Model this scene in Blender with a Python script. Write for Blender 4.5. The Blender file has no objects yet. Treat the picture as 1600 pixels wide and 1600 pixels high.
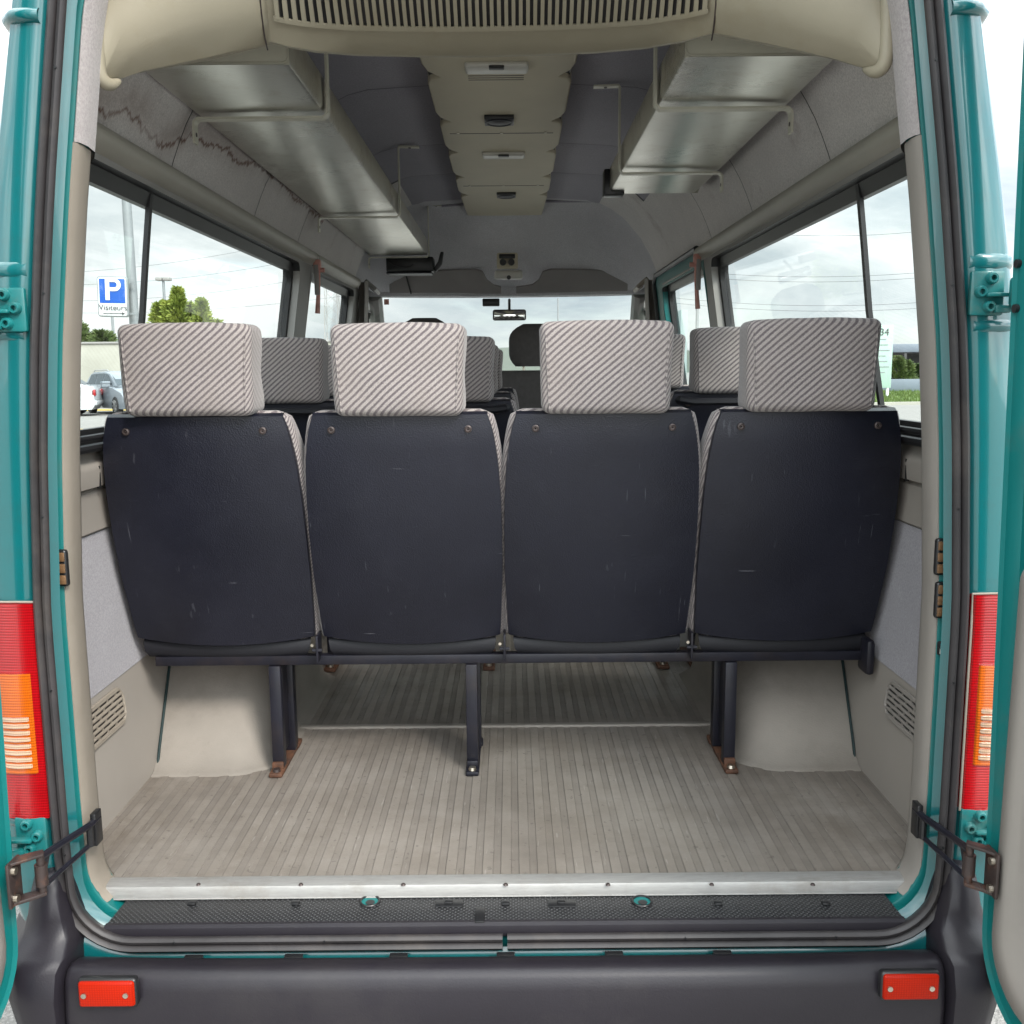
import bpy, bmesh, math, random
from mathutils import Vector, Matrix, noise as mn
R = math.radians
random.seed(7)
S = bpy.context.scene
COL = S.collection
# ------------------------------------------------------------------ camera
CAM = Vector((0.018, 0.0, 1.58)); F = 1500.0; PITCH = R(-8.42); ROLL = R(0.5)
cd = bpy.data.cameras.new('camera'); cam = bpy.data.objects.new('camera', cd); COL.objects.link(cam)
cd.sensor_width = 36; cd.lens = 36 * F / 1600; cd.clip_start = .05; cd.clip_end = 5000
_fw = Vector((0, math.cos(PITCH), math.sin(PITCH))); _rt = Vector((1, 0, 0)); _up = _rt.cross(_fw)
_r2 = _rt * math.cos(ROLL) - _up * math.sin(ROLL); _u2 = _up * math.cos(ROLL) + _rt * math.sin(ROLL)
M = Matrix((_r2, _u2, -_fw)).transposed().to_4x4(); M.translation = CAM; cam.matrix_world = M
S.camera = cam
def ray(px, py): return _fw + _r2 * ((px - 800) / F) + _u2 * ((800 - py) / F)
def atY(px, py, Y): d = ray(px, py); return CAM + d * (Y / d.y)
def atZ(px, py, Z): d = ray(px, py); return CAM + d * ((Z - CAM.z) / d.z)

# ------------------------------------------------------------------ materials
def nt(name):
    m = bpy.data.materials.new(name); m.use_nodes = True
    t = m.node_tree; b = t.nodes['Principled BSDF']; return m, t, b
def node(t, kind, **kw):
    n = t.nodes.new(kind)
    for k, v in kw.items():
        if k.startswith('i_'): n.inputs[k[2:].replace('_', ' ')].default_value = v
        else: setattr(n, k, v)
    return n
def rgb(c): return (c[0], c[1], c[2], 1)
def mixrgb(t, fac, a, b, mode='MIX'):
    n = t.nodes.new('ShaderNodeMix'); n.data_type = 'RGBA'; n.blend_type = mode
    for s, v in ((n.inputs[0], fac), (n.inputs[6], a), (n.inputs[7], b)):
        if hasattr(v, 'is_linked'): t.links.new(v, s)
        elif isinstance(v, (int, float)): s.default_value = v
        else: s.default_value = rgb(v)
    return n.outputs[2]
def math_(t, op, a, b=None, c=None, clamp=False):
    n = t.nodes.new('ShaderNodeMath'); n.operation = op; n.use_clamp = clamp
    for i, v in enumerate((a, b, c)):
        if v is None: continue
        if hasattr(v, 'is_linked'): t.links.new(v, n.inputs[i])
        else: n.inputs[i].default_value = v
    return n.outputs[0]
def ramp(t, fac, stops):
    n = t.nodes.new('ShaderNodeValToRGB'); e = n.color_ramp.elements
    while len(e) < len(stops): e.new(.5)
    for x, (p, c) in zip(e, stops): x.position = p; x.color = rgb(c) if not isinstance(c, (int, float)) else (c, c, c, 1)
    t.links.new(fac, n.inputs[0]); return n.outputs[0]
def tc(t): return t.nodes.new('ShaderNodeTexCoord').outputs['Object']
def noise(t, scale, detail=4, rough=.55, vec=None, dist=0, stretch=None):
    n = node(t, 'ShaderNodeTexNoise'); n.inputs['Scale'].default_value = scale; n.inputs['Detail'].default_value = detail
    n.inputs['Roughness'].default_value = rough; n.inputs['Distortion'].default_value = dist
    v = vec or tc(t)
    if stretch:
        mp = node(t, 'ShaderNodeMapping'); mp.inputs['Scale'].default_value = stretch; t.links.new(v, mp.inputs[0]); v = mp.outputs[0]
    t.links.new(v, n.inputs['Vector']); return n.outputs['Fac']
def bump(t, b, h, strength=.2, dist=.002):
    n = node(t, 'ShaderNodeBump'); n.inputs['Strength'].default_value = strength; n.inputs['Distance'].default_value = dist
    t.links.new(h, n.inputs['Height']); t.links.new(n.outputs[0], b.inputs['Normal'])
def pm(name, c, rough=.5, var=.12, vs=6, bs=0, bstr=.15, metal=0, coat=0, spec=.5, bdist=.001, dirt=None, dirts=3, rvar=0, stretch=None):
    m, t, b = nt(name)
    b.inputs['Roughness'].default_value = rough; b.inputs['Metallic'].default_value = metal
    b.inputs['Coat Weight'].default_value = coat; b.inputs['Coat Roughness'].default_value = .04
    b.inputs['Specular IOR Level'].default_value = spec
    f = noise(t, vs, 5, .6, stretch=stretch)
    lo = [x * (1 - var) for x in c]; hi = [min(1, x * (1 + var)) for x in c]
    col = ramp(t, f, [(.3, lo), (.7, hi)])
    if dirt:
        d = ramp(t, noise(t, dirts, 8, .7), [(.5, 0), (.75, 1)])
        col = mixrgb(t, math_(t, 'MULTIPLY', d, .6), col, dirt)
    t.links.new(col, b.inputs['Base Color'])
    if rvar: t.links.new(math_(t, 'MULTIPLY_ADD', f, rvar * 2, rough - rvar), b.inputs['Roughness'])
    if bs: bump(t, b, noise(t, bs, 3, .6), bstr, bdist)
    return m
def glass(name, tint, gloss=.03):
    m = bpy.data.materials.new(name); m.use_nodes = True; t = m.node_tree; t.nodes.clear()
    o = node(t, 'ShaderNodeOutputMaterial'); tr = node(t, 'ShaderNodeBsdfTransparent'); tr.inputs[0].default_value = rgb(tint)
    g = node(t, 'ShaderNodeBsdfGlossy'); g.inputs['Roughness'].default_value = gloss; g.inputs[0].default_value = (1, 1, 1, 1)
    lw = node(t, 'ShaderNodeLayerWeight'); lw.inputs[0].default_value = .5
    fac = math_(t, 'MULTIPLY_ADD', math_(t, 'POWER', lw.outputs['Facing'], 4.0), .35, .04)
    mx = node(t, 'ShaderNodeMixShader'); t.links.new(fac, mx.inputs[0]); t.links.new(tr.outputs[0], mx.inputs[1]); t.links.new(g.outputs[0], mx.inputs[2])
    t.links.new(mx.outputs[0], o.inputs[0]); return m
TEAL = pm('teal_paint', (.0007, .102, .110), .28, .07, 2, 0, coat=1, dirt=(.010, .084, .088), dirts=26)
TEALIN = pm('teal_paint_dull', (.002, .130, .126), .45, .08, 3, 0, coat=.05, spec=.3, dirt=(.06, .10, .09), dirts=6)
TEALHI = pm('teal_hinge', (.006, .13, .13), .4, .2, 20, 0, coat=.3, dirt=(.10, .11, .085), dirts=28)
RUBBER = pm('seal_rubber', (.03, .027, .028), .5, .25, 9, 60, .2, spec=.4, dirt=(.085, .07, .06), dirts=5)
BLACKRUB = pm('window_rubber', (.014, .014, .015), .45, .2, 10)
BUMPER = pm('bumper_plastic', (.0135, .0115, .0155), .42, .14, 3, 300, .25, dirt=(.028, .025, .026), dirts=5, rvar=.06, spec=.38)
TRIM = pm('beige_trim', (.272, .237, .195), .5, .06, 3, 700, .12, dirt=(.21, .178, .14), dirts=4)
TRIMG = pm('grey_shade_trim', (.27, .247, .222), .5, .06, 3, 700, .12, dirt=(.22, .2, .18), dirts=4)  # grey plastic; on the right pillar it stands in for duller light
SIDEV = pm('side_vinyl', (.30, .272, .242), .5, .06, 2.5, 600, .14, dirt=(.30, .265, .23), dirts=3)
ROLL_ = pm('roll_vinyl', (.36, .34, .29), .45, .08, 4, 500, .15)
PILG = pm('pillar_vinyl', (.28, .27, .255), .5, .07, 3, 400, .12)
HOUS = pm('housing_vinyl', (.31, .277, .205), .5, .07, 3, 420, .3, dirt=(.25, .21, .13), dirts=5)
CONS = pm('console_plastic', (.56, .50, .375), .55, .06, 3, 500, .2)
STAIN = [(0, .30), (.08, .30), (.117, .42), (.163, .40), (.21, .36), (.236, .47), (.267, .63), (.362, .71), (.415, .71), (.496, .86), (.597, .85), (.72, .80), (.89, .78)]
def fabric_mat(name, c, c2=None, stain=False):
    m, t, b = nt(name); b.inputs['Roughness'].default_value = .95; b.inputs['Specular IOR Level'].default_value = .15
    b.inputs['Sheen Weight'].default_value = .25
    f = noise(t, 230, 4, .75); col = ramp(t, f, [(.32, [x * .74 for x in c]), (.68, [x * 1.26 for x in c])])
    g = ramp(t, noise(t, 3.5, 6, .6), [(.35, 0), (.7, 1)])
    col = mixrgb(t, math_(t, 'MULTIPLY', g, .5), col, c2 or [x * .78 for x in c])
    if stain:
        o = tc(t); sp = node(t, 'ShaderNodeSeparateXYZ'); t.links.new(o, sp.inputs[0])
        mp = node(t, 'ShaderNodeCombineXYZ'); t.links.new(sp.outputs[1], mp.inputs[1])
        yw = math_(t, 'ADD', sp.outputs[1], 1.5)      # the bus origin stands at y = 1.5
        yn = math_(t, 'DIVIDE', math_(t, 'SUBTRACT', yw, 1.7), 2.4, clamp=True)
        zr = ramp(t, yn, STAIN)
        fine = noise(t, 30, 3, .7, mp.outputs[0]); mid = noise(t, 9, 3, .6, o)
        d = math_(t, 'SUBTRACT', sp.outputs[2], math_(t, 'MULTIPLY_ADD', zr, .2, 2.0))
        d = math_(t, 'ADD', d, math_(t, 'ADD', math_(t, 'MULTIPLY_ADD', fine, .062, -.031), math_(t, 'MULTIPLY_ADD', mid, .045, -.0225)))
        edge = math_(t, 'SUBTRACT', 1, math_(t, 'MULTIPLY', math_(t, 'ABSOLUTE', d), 105), clamp=True)
        halo = math_(t, 'MULTIPLY', math_(t, 'SUBTRACT', 1, math_(t, 'MULTIPLY', math_(t, 'ABSOLUTE', math_(t, 'SUBTRACT', d, .022)), 17), clamp=True), .42)
        pat = ramp(t, noise(t, 5, 4, .6), [(.30, .45), (.48, 1)])
        y = yw
        lim = math_(t, 'MULTIPLY', math_(t, 'MULTIPLY', math_(t, 'LESS_THAN', y, 3.85), math_(t, 'GREATER_THAN', y, 1.72)), math_(t, 'LESS_THAN', sp.outputs[0], 0))
        fac = math_(t, 'MULTIPLY', math_(t, 'MAXIMUM', math_(t, 'MULTIPLY', edge, 1.0), halo), math_(t, 'MULTIPLY', lim, pat))
        blot = math_(t, 'MULTIPLY', ramp(t, noise(t, 4.6, 5, .65), [(.60, 0), (.74, 1)]), .3)
        col = mixrgb(t, math_(t, 'MAXIMUM', fac, blot), col, (.155, .070, .042))
    t.links.new(col, b.inputs['Base Color']); bump(t, b, f, .5, .002); return m
CARP = fabric_mat('upper_carpet', (.74, .70, .68), stain=True)
PILF = fabric_mat('pillar_carpet', (.38, .345, .34))
INSERT = fabric_mat('insert_carpet', (.30, .288, .31))
CEIL = fabric_mat('ceiling_carpet', (.36, .34, .39), (.30, .28, .33))
HEADF = fabric_mat('front_headliner', (.60, .585, .61))
ARCH = pm('arch_lining', (.235, .212, .185), .85, .10, 5, 260, .5, spec=.2, bdist=.0015, dirt=(.15, .13, .108), dirts=4.5)
VISOR = pm('visor_vinyl', (.29, .27, .265), .6, .08, 5, 300, .2)
SHELLB = pm('lower_shell', (.009, .009, .012), .5, .15, 5, 700, .2, spec=.3)
STEELB = pm('black_steel', (.011, .011, .017), .4, .25, 12, 200, .1, spec=.35, dirt=(.03, .022, .02), dirts=14)
RUST = pm('rusty_steel', (.030, .020, .018), .5, .3, 40, 120, .4, dirt=(.17, .065, .03), dirts=34)
RUSTF = pm('rusted_foot', (.085, .036, .018), .75, .45, 50, 120, .5, dirt=(.03, .02, .018), dirts=36)
BOLT = pm('zinc_bolt', (.55, .50, .42), .35, .2, 40, metal=1)
SCREW = pm('dark_screw', (.06, .045, .042), .4, .3, 60, metal=.3)
def shell_mat():
    m, t, b = nt('seat_shell'); b.inputs['Specular IOR Level'].default_value = .42
    ad = node(t, 'ShaderNodeVectorMath', operation='MULTIPLY_ADD'); inf = t.nodes.new('ShaderNodeObjectInfo')
    t.links.new(inf.outputs['Location'], ad.inputs[0]); ad.inputs[1].default_value = (3.7, 2.9, 5.3); t.links.new(tc(t), ad.inputs[2]); o = ad.outputs[0]
    f = noise(t, 4, 6, .65, o); col = ramp(t, f, [(.3, (.0060, .0066, .0125)), (.7, (.0110, .0118, .0205))])
    def scr(sc, st, lo, hi): return ramp(t, noise(t, sc, 2, .5, o, stretch=st), [(lo, 0), (hi, 1)])
    def msk(sc, lo): return ramp(t, noise(t, sc, 3, .5, o), [(lo, 0), (lo + .05, 1)])
    a = math_(t, 'MULTIPLY', scr(7, (26, 1, 1.8), .70, .735), msk(7, .55))
    c = math_(t, 'MULTIPLY', scr(6, (1.6, 1, 30), .71, .745), msk(9, .58))
    e = math_(t, 'MULTIPLY', scr(26, (3, 1, .7), .69, .73), msk(5, .56))
    dust = math_(t, 'MULTIPLY', ramp(t, noise(t, 12, 8, .75, o), [(.52, 0), (.75, 1)]), .07)
    k = math_(t, 'MAXIMUM', math_(t, 'MAXIMUM', a, c), math_(t, 'MAXIMUM', math_(t, 'MULTIPLY', e, .4), dust))
    t.links.new(mixrgb(t, math_(t, 'MULTIPLY', k, .42), col, (.15, .15, .17)), b.inputs['Base Color'])
    t.links.new(math_(t, 'MULTIPLY_ADD', f, .24, .24), b.inputs['Roughness'])
    g = node(t, 'ShaderNodeTexVoronoi'); g.inputs['Scale'].default_value = 330; t.links.new(o, g.inputs['Vector'])
    bump(t, b, g.outputs['Distance'], .5, .0009); return m
def stripes(name, base_y, light=(.355, .320, .303), dark=(.112, .094, .10), per=.0097):
    m, t, b = nt(name); b.inputs['Roughness'].default_value = .92; b.inputs['Specular IOR Level'].default_value = .15; b.inputs['Sheen Weight'].default_value = .3
    o = tc(t); sp = node(t, 'ShaderNodeSeparateXYZ'); t.links.new(o, sp.inputs[0]); x, y, z = sp.outputs
    s = math_(t, 'SUBTRACT', math_(t, 'MULTIPLY', x, .69), math_(t, 'MULTIPLY', z, .72))
    s = math_(t, 'ADD', s, math_(t, 'MULTIPLY', math_(t, 'MULTIPLY', x, math_(t, 'SUBTRACT', y, base_y)), 7.0))
    s = math_(t, 'ADD', s, math_(t, 'MULTIPLY', noise(t, 260, 3, .7, o), .0022))
    s = math_(t, 'ADD', s, math_(t, 'MULTIPLY', noise(t, 9, 2, .5, o), .004))
    fr = math_(t, 'FRACT', math_(t, 'DIVIDE', s, per))
    st = ramp(t, fr, [(.0, .1), (.10, .92), (.28, 1), (.44, .85), (.56, .15), (.64, 0), (.76, .20), (.84, .02), (1, .1)])
    thread = noise(t, 520, 2, .6, o)
    lc = ramp(t, thread, [(.3, [v * .78 for v in light]), (.7, [v * 1.16 for v in light])])
    dc = ramp(t, thread, [(.3, [v * .7 for v in dark]), (.7, [v * 1.4 for v in dark])])
    col = mixrgb(t, st, lc, dc)
    col = mixrgb(t, math_(t, 'MULTIPLY', ramp(t, noise(t, 6, 5, .6, o), [(.45, 0), (.75, 1)]), .25), col, (.25, .21, .18))
    t.links.new(col, b.inputs['Base Color'])
    bump(t, b, math_(t, 'ADD', thread, math_(t, 'MULTIPLY', st, -1.2)), .35, .0012); return m
SHELL = shell_mat()
STR_H = stripes('stripe_fabric_head', -.15)
STR_C = stripes('stripe_fabric_seat', -.05)
def floor_mat():
    m, t, b = nt('ribbed_vinyl'); b.inputs['Roughness'].default_value = .5; b.inputs['Specular IOR Level'].default_value = .35
    o = tc(t); sp = node(t, 'ShaderNodeSeparateXYZ'); t.links.new(o, sp.inputs[0])
    fr = math_(t, 'FRACT', math_(t, 'DIVIDE', math_(t, 'ADD', sp.outputs[0], 5.0), .0335))
    gro = ramp(t, fr, [(.0, 1), (.03, .3), (.07, 0), (.55, 0), (.585, 1), (.64, .40), (.94, .34), (.98, 1), (1, 1)])
    base = ramp(t, noise(t, 2.6, 8, .68, o), [(.30, (.138, .118, .100)), (.45, (.205, .180, .155)), (.55, (.25, .224, .197)), (.70, (.302, .274, .243))])
    base = mixrgb(t, ramp(t, noise(t, 5, 4, .6, o, stretch=(3.5, .5, 1)), [(.35, 0), (.75, .55)]), base, (.20, .18, .16))
    w = math_(t, 'MULTIPLY', gro, ramp(t, noise(t, 4, 5, .6, o), [(.3, .15), (.7, .8)]))
    col = mixrgb(t, w, base, (.085, .075, .068))
    grime = ramp(t, noise(t, 5.5, 9, .72, o), [(.47, 0), (.68, 1)])
    edge = ramp(t, math_(t, 'ABSOLUTE', sp.outputs[0]), [(.50, .25), (.80, 1)])
    col = mixrgb(t, math_(t, 'MULTIPLY', math_(t, 'MULTIPLY', grime, edge), .75), col, (.115, .092, .07))
    scuff = ramp(t, noise(t, 9, 6, .7, o, stretch=(1.2, 5, 1)), [(.60, 0), (.72, 1)])
    col = mixrgb(t, math_(t, 'MULTIPLY', scuff, .35), col, (.12, .105, .095))
    spk = ramp(t, noise(t, 70, 3, .6, o), [(.65, 0), (.70, 1)])
    col = mixrgb(t, math_(t, 'MULTIPLY', spk, .5), col, (.07, .058, .05))
    scr = ramp(t, noise(t, 14, 2, .5, o, stretch=(14, 1, 1)), [(.70, 0), (.74, 1)])
    col = mixrgb(t, math_(t, 'MULTIPLY', scr, .3), col, (.42, .40, .37))
    t.links.new(col, b.inputs['Base Color'])
    t.links.new(ramp(t, noise(t, 7, 5, .6, o), [(.3, .30), (.7, .58)]), b.inputs['Roughness'])
    bump(t, b, noise(t, 300, 3, .6, o), .35, .001); return m
FLOOR = floor_mat()
def alu(name, c, r, st, metal=1):
    m, t, b = nt(name); b.inputs['Metallic'].default_value = metal
    f = noise(t, 30, 6, .7, stretch=st); g = noise(t, 2.5, 5, .6)
    cc = ramp(t, f, [(.25, [x * .8 for x in c]), (.75, [x * 1.1 for x in c])])
    dd = math_(t, 'MULTIPLY', ramp(t, noise(t, 11, 7, .72), [(.52, 0), (.72, 1)]), .5)
    t.links.new(mixrgb(t, dd, cc, [c[0] * .62, c[1] * .56, c[2] * .48]), b.inputs['Base Color'])
    t.links.new(math_(t, 'ADD', math_(t, 'MULTIPLY_ADD', f, .16, r - .08), math_(t, 'MULTIPLY_ADD', g, .2, -.1)), b.inputs['Roughness'])
    bump(t, b, f, .06, .001); return m
ALU = alu('sill_aluminium', (.35, .343, .33), .5, (1, 8, 8), .35)
RACK = alu('rack_sheet', (.78, .765, .69), .30, (1, 30, 1))
RACKB = pm('bracket_grey', (.62, .60, .50), .38, .1, 9, metal=.1)
def mat_mat():
    m, t, b = nt('studded_mat'); b.inputs['Roughness'].default_value = .42
    v = node(t, 'ShaderNodeTexVoronoi'); v.inputs['Scale'].default_value = 1; v.inputs['Randomness'].default_value = 0
    mp = node(t, 'ShaderNodeMapping'); mp.inputs['Scale'].default_value = (150, 150, 0); mp.inputs['Rotation'].default_value = (0, 0, R(45))
    t.links.new(tc(t), mp.inputs[0]); t.links.new(mp.outputs[0], v.inputs['Vector'])
    st = ramp(t, v.outputs['Distance'], [(.18, 1), (.42, 0)])
    t.links.new(mixrgb(t, st, (.020, .020, .022), (.05, .05, .052)), b.inputs['Base Color']); bump(t, b, st, .9, .003); return m
MATM = mat_mat()
PLASTIC = pm('black_plastic', (.012, .012, .013), .35, .1, 6)
GLASS = glass('side_glass', (.84, .89, .875), .02)
WGLASS = glass('windscreen_glass', (.92, .95, .93), .01)
CHROME = pm('mirror_silver', (.8, .82, .8), .06, .03, 5, metal=1)
LAMPW = pm('lamp_diffuser', (.60, .58, .53), .3, .05, 20, 200, .3)
def lens(name, c, rough=.12):
    m, t, b = nt(name); b.inputs['Roughness'].default_value = rough
    w = node(t, 'ShaderNodeTexWave', wave_type='BANDS', bands_direction='Z'); w.inputs['Scale'].default_value = 70; w.inputs['Distortion'].default_value = .3
    t.links.new(tc(t), w.inputs[0]); n2 = noise(t, 14, 4, .6)
    w2 = node(t, 'ShaderNodeTexWave', wave_type='BANDS', bands_direction='X'); w2.inputs['Scale'].default_value = 110; t.links.new(tc(t), w2.inputs[0])
    f = math_(t, 'ADD', math_(t, 'MULTIPLY_ADD', w.outputs['Fac'], .36, math_(t, 'MULTIPLY', n2, .5)), math_(t, 'MULTIPLY', w2.outputs['Fac'], .14))
    t.links.new(ramp(t, f, [(.15, [x * .55 for x in c]), (.75, [min(1, x * 1.15) for x in c])]), b.inputs['Base Color'])
    b.inputs['Coat Weight'].default_value = .7; bump(t, b, w.outputs['Fac'], .25, .002); return m
LRED = lens('lens_red', (.34, .003, .006)); LAMB = lens('lens_amber', (.52, .10, .005)); LCLR = lens('lens_clear', (.55, .36, .24))
def refl_mat():
    m, t, b = nt('reflector_red'); b.inputs['Roughness'].default_value = .3; b.inputs['Specular IOR Level'].default_value = .15
    v = node(t, 'ShaderNodeTexVoronoi'); v.inputs['Scale'].default_value = 260; v.inputs['Randomness'].default_value = 0; t.links.new(tc(t), v.inputs['Vector'])
    t.links.new(ramp(t, v.outputs['Distance'], [(.1, (.46, .020, .002)), (.6, (.29, .008, .001))]), b.inputs['Base Color']); bump(t, b, v.outputs['Distance'], .3, .002); return m
REFL = refl_mat()
AMBERD = pm('contact_amber', (.16, .09, .045), .3, .2, 60)
HAMMER = pm('hammer_red', (.62, .30, .25), .5, .25, 20, dirt=(.38, .26, .22), dirts=12)

# ------------------------------------------------------------------ mesh building
class MB:
    def __init__(s): s.bm = bmesh.new()
    def v(s, p): return s.bm.verts.new(p)
    def face(s, pts):
        try: return s.bm.faces.new([s.v(p) for p in pts])
        except ValueError: return None
    def grid(s, rows, closed_u=False, closed_v=False):
        vs = [[s.v(p) for p in r] for r in rows]; n = len(vs); k = len(vs[0])
        for i in range(n if closed_v else n - 1):
            for j in range(k if closed_u else k - 1):
                try: s.bm.faces.new((vs[i][j], vs[i][(j + 1) % k], vs[(i + 1) % n][(j + 1) % k], vs[(i + 1) % n][j]))
                except ValueError: pass
        return vs
    def cap(s, ring):
        try: s.bm.faces.new(ring)
        except ValueError: pass
    def box(s, a, b, bev=0, seg=2, mtx=None):
        a = Vector(a); b = Vector(b)
        r = bmesh.ops.create_cube(s.bm, size=1); vs = r['verts']
        c = (a + b) / 2; d = b - a
        for q in vs: q.co = Vector((q.co.x * d.x, q.co.y * d.y, q.co.z * d.z)) + c
        if bev:
            es = list({e for q in vs for e in q.link_edges})
            r2 = bmesh.ops.bevel(s.bm, geom=es, offset=min(bev, min(abs(d.x), abs(d.y), abs(d.z)) * .49), segments=seg, profile=.5, affect='EDGES')
            vs = list({q for f in r2['faces'] for q in f.verts} | {q for q in vs if q.is_valid})
        if mtx:
            for q in vs: q.co = mtx @ q.co
        return vs
    def cyl(s, p, q, r, n=16, r2=None):
        p = Vector(p); q = Vector(q); d = (q - p).normalized(); r2 = r if r2 is None else r2
        u = d.orthogonal().normalized(); w = d.cross(u)
        A = [s.v(p + (u * math.cos(2 * math.pi * i / n) + w * math.sin(2 * math.pi * i / n)) * r) for i in range(n)]
        B = [s.v(q + (u * math.cos(2 * math.pi * i / n) + w * math.sin(2 * math.pi * i / n)) * r2) for i in range(n)]
        for i in range(n): s.bm.faces.new((A[i], A[(i + 1) % n], B[(i + 1) % n], B[i]))
        s.bm.faces.new(A[::-1]); s.bm.faces.new(B)
    def tube(s, pts, r, n=10, closed=False):
        pts = [Vector(p) for p in pts]; rows = []; N = len(pts); u = None
        for i, p in enumerate(pts):
            a = pts[i - 1] if (i or closed) else p; b = pts[(i + 1) % N] if (i < N - 1 or closed) else p
            d = (b - a).normalized()
            if u is None: u = d.orthogonal().normalized()
            u = (u - d * u.dot(d)).normalized(); w = d.cross(u)
            rr = r[i] if isinstance(r, (list, tuple)) else r
            rows.append([p + (u * math.cos(2 * math.pi * k / n) + w * math.sin(2 * math.pi * k / n)) * rr for k in range(n)])
        vs = s.grid(rows, closed_u=True, closed_v=closed)
        if not closed: s.cap(vs[0][::-1]); s.cap(vs[-1])
    def prism(s, poly, ext, bev=0, seg=2):
        """poly: 3D points of a flat outline, ext: extrusion vector"""
        ext = Vector(ext); vs = [s.v(p) for p in poly]; f = s.bm.faces.new(vs)
        r = bmesh.ops.extrude_face_region(s.bm, geom=[f]); nv = [g for g in r['geom'] if isinstance(g, bmesh.types.BMVert)]
        for q in nv: q.co += ext
        if bev:
            al = set(vs) | set(nv); es = [e for e in {e for q in al for e in q.link_edges}]
            bmesh.ops.bevel(s.bm, geom=es, offset=bev, segments=seg, profile=.5, affect='EDGES', clamp_overlap=True)
    def build(s, name, mat, parent=None, smooth=True, ang=35, bev=0, recalc=True, sub=0):
        if recalc: bmesh.ops.recalc_face_normals(s.bm, faces=s.bm.faces[:])
        off = Vector((0, 0, 0)); p = parent
        while p is not None: off += p.location; p = p.parent
        me = bpy.data.meshes.new(name)
        for q in s.bm.verts: q.co -= off
        s.bm.to_mesh(me); s.bm.free(); me.materials.append(mat)
        if smooth: me.shade_smooth(); me.set_sharp_from_angle(angle=R(ang))
        o = bpy.data.objects.new(name, me); COL.objects.link(o)
        if parent is not None: o.parent = parent
        if bev:
            md = o.modifiers.new('b', 'BEVEL'); md.width = bev; md.segments = 2; md.limit_method = 'ANGLE'; md.angle_limit = R(40)
        if sub:
            md = o.modifiers.new('s', 'SUBSURF'); md.levels = md.render_levels = sub
        return o
def tag(o, label=None, cat=None, group=None, kind=None):
    if label: o['label'] = label
    if cat: o['category'] = cat
    if group: o['group'] = group
    if kind: o['kind'] = kind
    return o
def thing(name, label, cat, loc=(0, 0, 0), group=None):
    o = bpy.data.objects.new(name, None); COL.objects.link(o); o.location = loc; o.empty_display_size = .1
    return tag(o, label, cat, group)
def crv(pts, n=6):
    P = [Vector(p) for p in pts]; out = []
    for i in range(len(P) - 1):
        a, b, c, d = P[max(0, i - 1)], P[i], P[i + 1], P[min(len(P) - 1, i + 2)]
        for q in range(n):
            t = q / n; out.append(.5 * ((2 * b) + (c - a) * t + (2 * a - 5 * b + 4 * c - d) * t * t + (3 * b - a - 3 * c + d) * t ** 3))
    return out + [P[-1]]
def kids(o): return [c for c in bpy.data.objects if c.parent == o]
def copy_tree(o, parent=None):
    c = o.copy(); COL.objects.link(c); c.parent = parent
    for ch in kids(o): copy_tree(ch, c)
    return c
def rr(cx, cy, w, h, r, n=6):
    """rounded rectangle outline in 2D"""
    out = []
    for (sx, sy, a0) in ((1, 1, 0), (-1, 1, 90), (-1, -1, 180), (1, -1, 270)):
        for i in range(n + 1):
            a = R(a0 + 90 * i / n); out.append((cx + sx * (w / 2 - r) + r * math.cos(a), cy + sy * (h / 2 - r) + r * math.sin(a)))
    return out
def interp(tab, z):
    if z <= tab[0][0]: return tab[0][1]
    for (a, va), (b, vb) in zip(tab, tab[1:]):
        if z <= b: return va + (vb - va) * (z - a) / (b - a)
    return tab[-1][1]
def lerp(a, b, t): return a + (b - a) * t
def sstep(t): t = max(0, min(1, t)); return t * t * (3 - 2 * t)

# ------------------------------------------------------------------ the minibus
FZ = .68                                    # cabin floor above the ground
bus = thing('minibus', 'teal minibus with its rear doors open onto a row of seats', 'minibus', (0, 1.5, 0))
AP = [(.62, .728), (.74, .735), (.83, .737), (1.2, .737), (1.45, .723), (1.62, .709), (1.85, .681), (2.118, .642), (2.36, .585), (2.47, .56)]
def apx(z): return interp(AP, z)
ZB, ZT, RB, RT = .626, 2.47, .115, .12
def aperture():
    """right half, bottom centre to top centre, as (x, z)"""
    p = [(x * .1, ZB) for x in range(0, 6)]
    xb = apx(.74)
    for i in range(10):
        a = R(-90 + 90 * i / 9); p.append((xb - RB + RB * math.cos(a), ZB + RB + RB * math.sin(a)))
    z = ZB + RB + .06
    while z < ZT - RT - .02:
        p.append((apx(z), z)); z += .06
    xt = apx(ZT - RT)
    for i in range(8):
        a = R(90 * i / 7); p.append((xt - RT + RT * math.cos(a), ZT - RT + RT * math.sin(a)))
    p += [(x * .1, ZT) for x in (3, 2, 1, 0)]
    return p
HALF = aperture()
LOOP = HALF[:-1] + [(-x, z) for x, z in HALF[::-1]][:-1]
def normals(P, closed):
    out = []; n = len(P)
    for i in range(n):
        a = P[i - 1] if (i or closed) else P[i]; b = P[(i + 1) % n] if (i < n - 1 or closed) else P[i]
        t = Vector((b[0] - a[0], b[1] - a[1])).normalized(); out.append((t.y, -t.x))
    return out
def oscale(o, z):
    k = lerp(1, .60, max(0, min(1, (z - 1.55) / .55)))
    return o if o < .03 else .03 + (o - .03) * lerp(k, 1, max(0, min(1, (o - .125) / .025)))
def sweep(mb, P, sec, closed=True, cap=False, osc=False):
    N = normals(P, closed)
    rows = [[(x + nx * (oscale(o, z) if osc else o), y, z + nz * (oscale(o, z) if osc else o)) for (o, y) in sec] for (x, z), (nx, nz) in zip(P, N)]
    vs = mb.grid(rows, closed_v=closed)
    return vs
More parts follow.
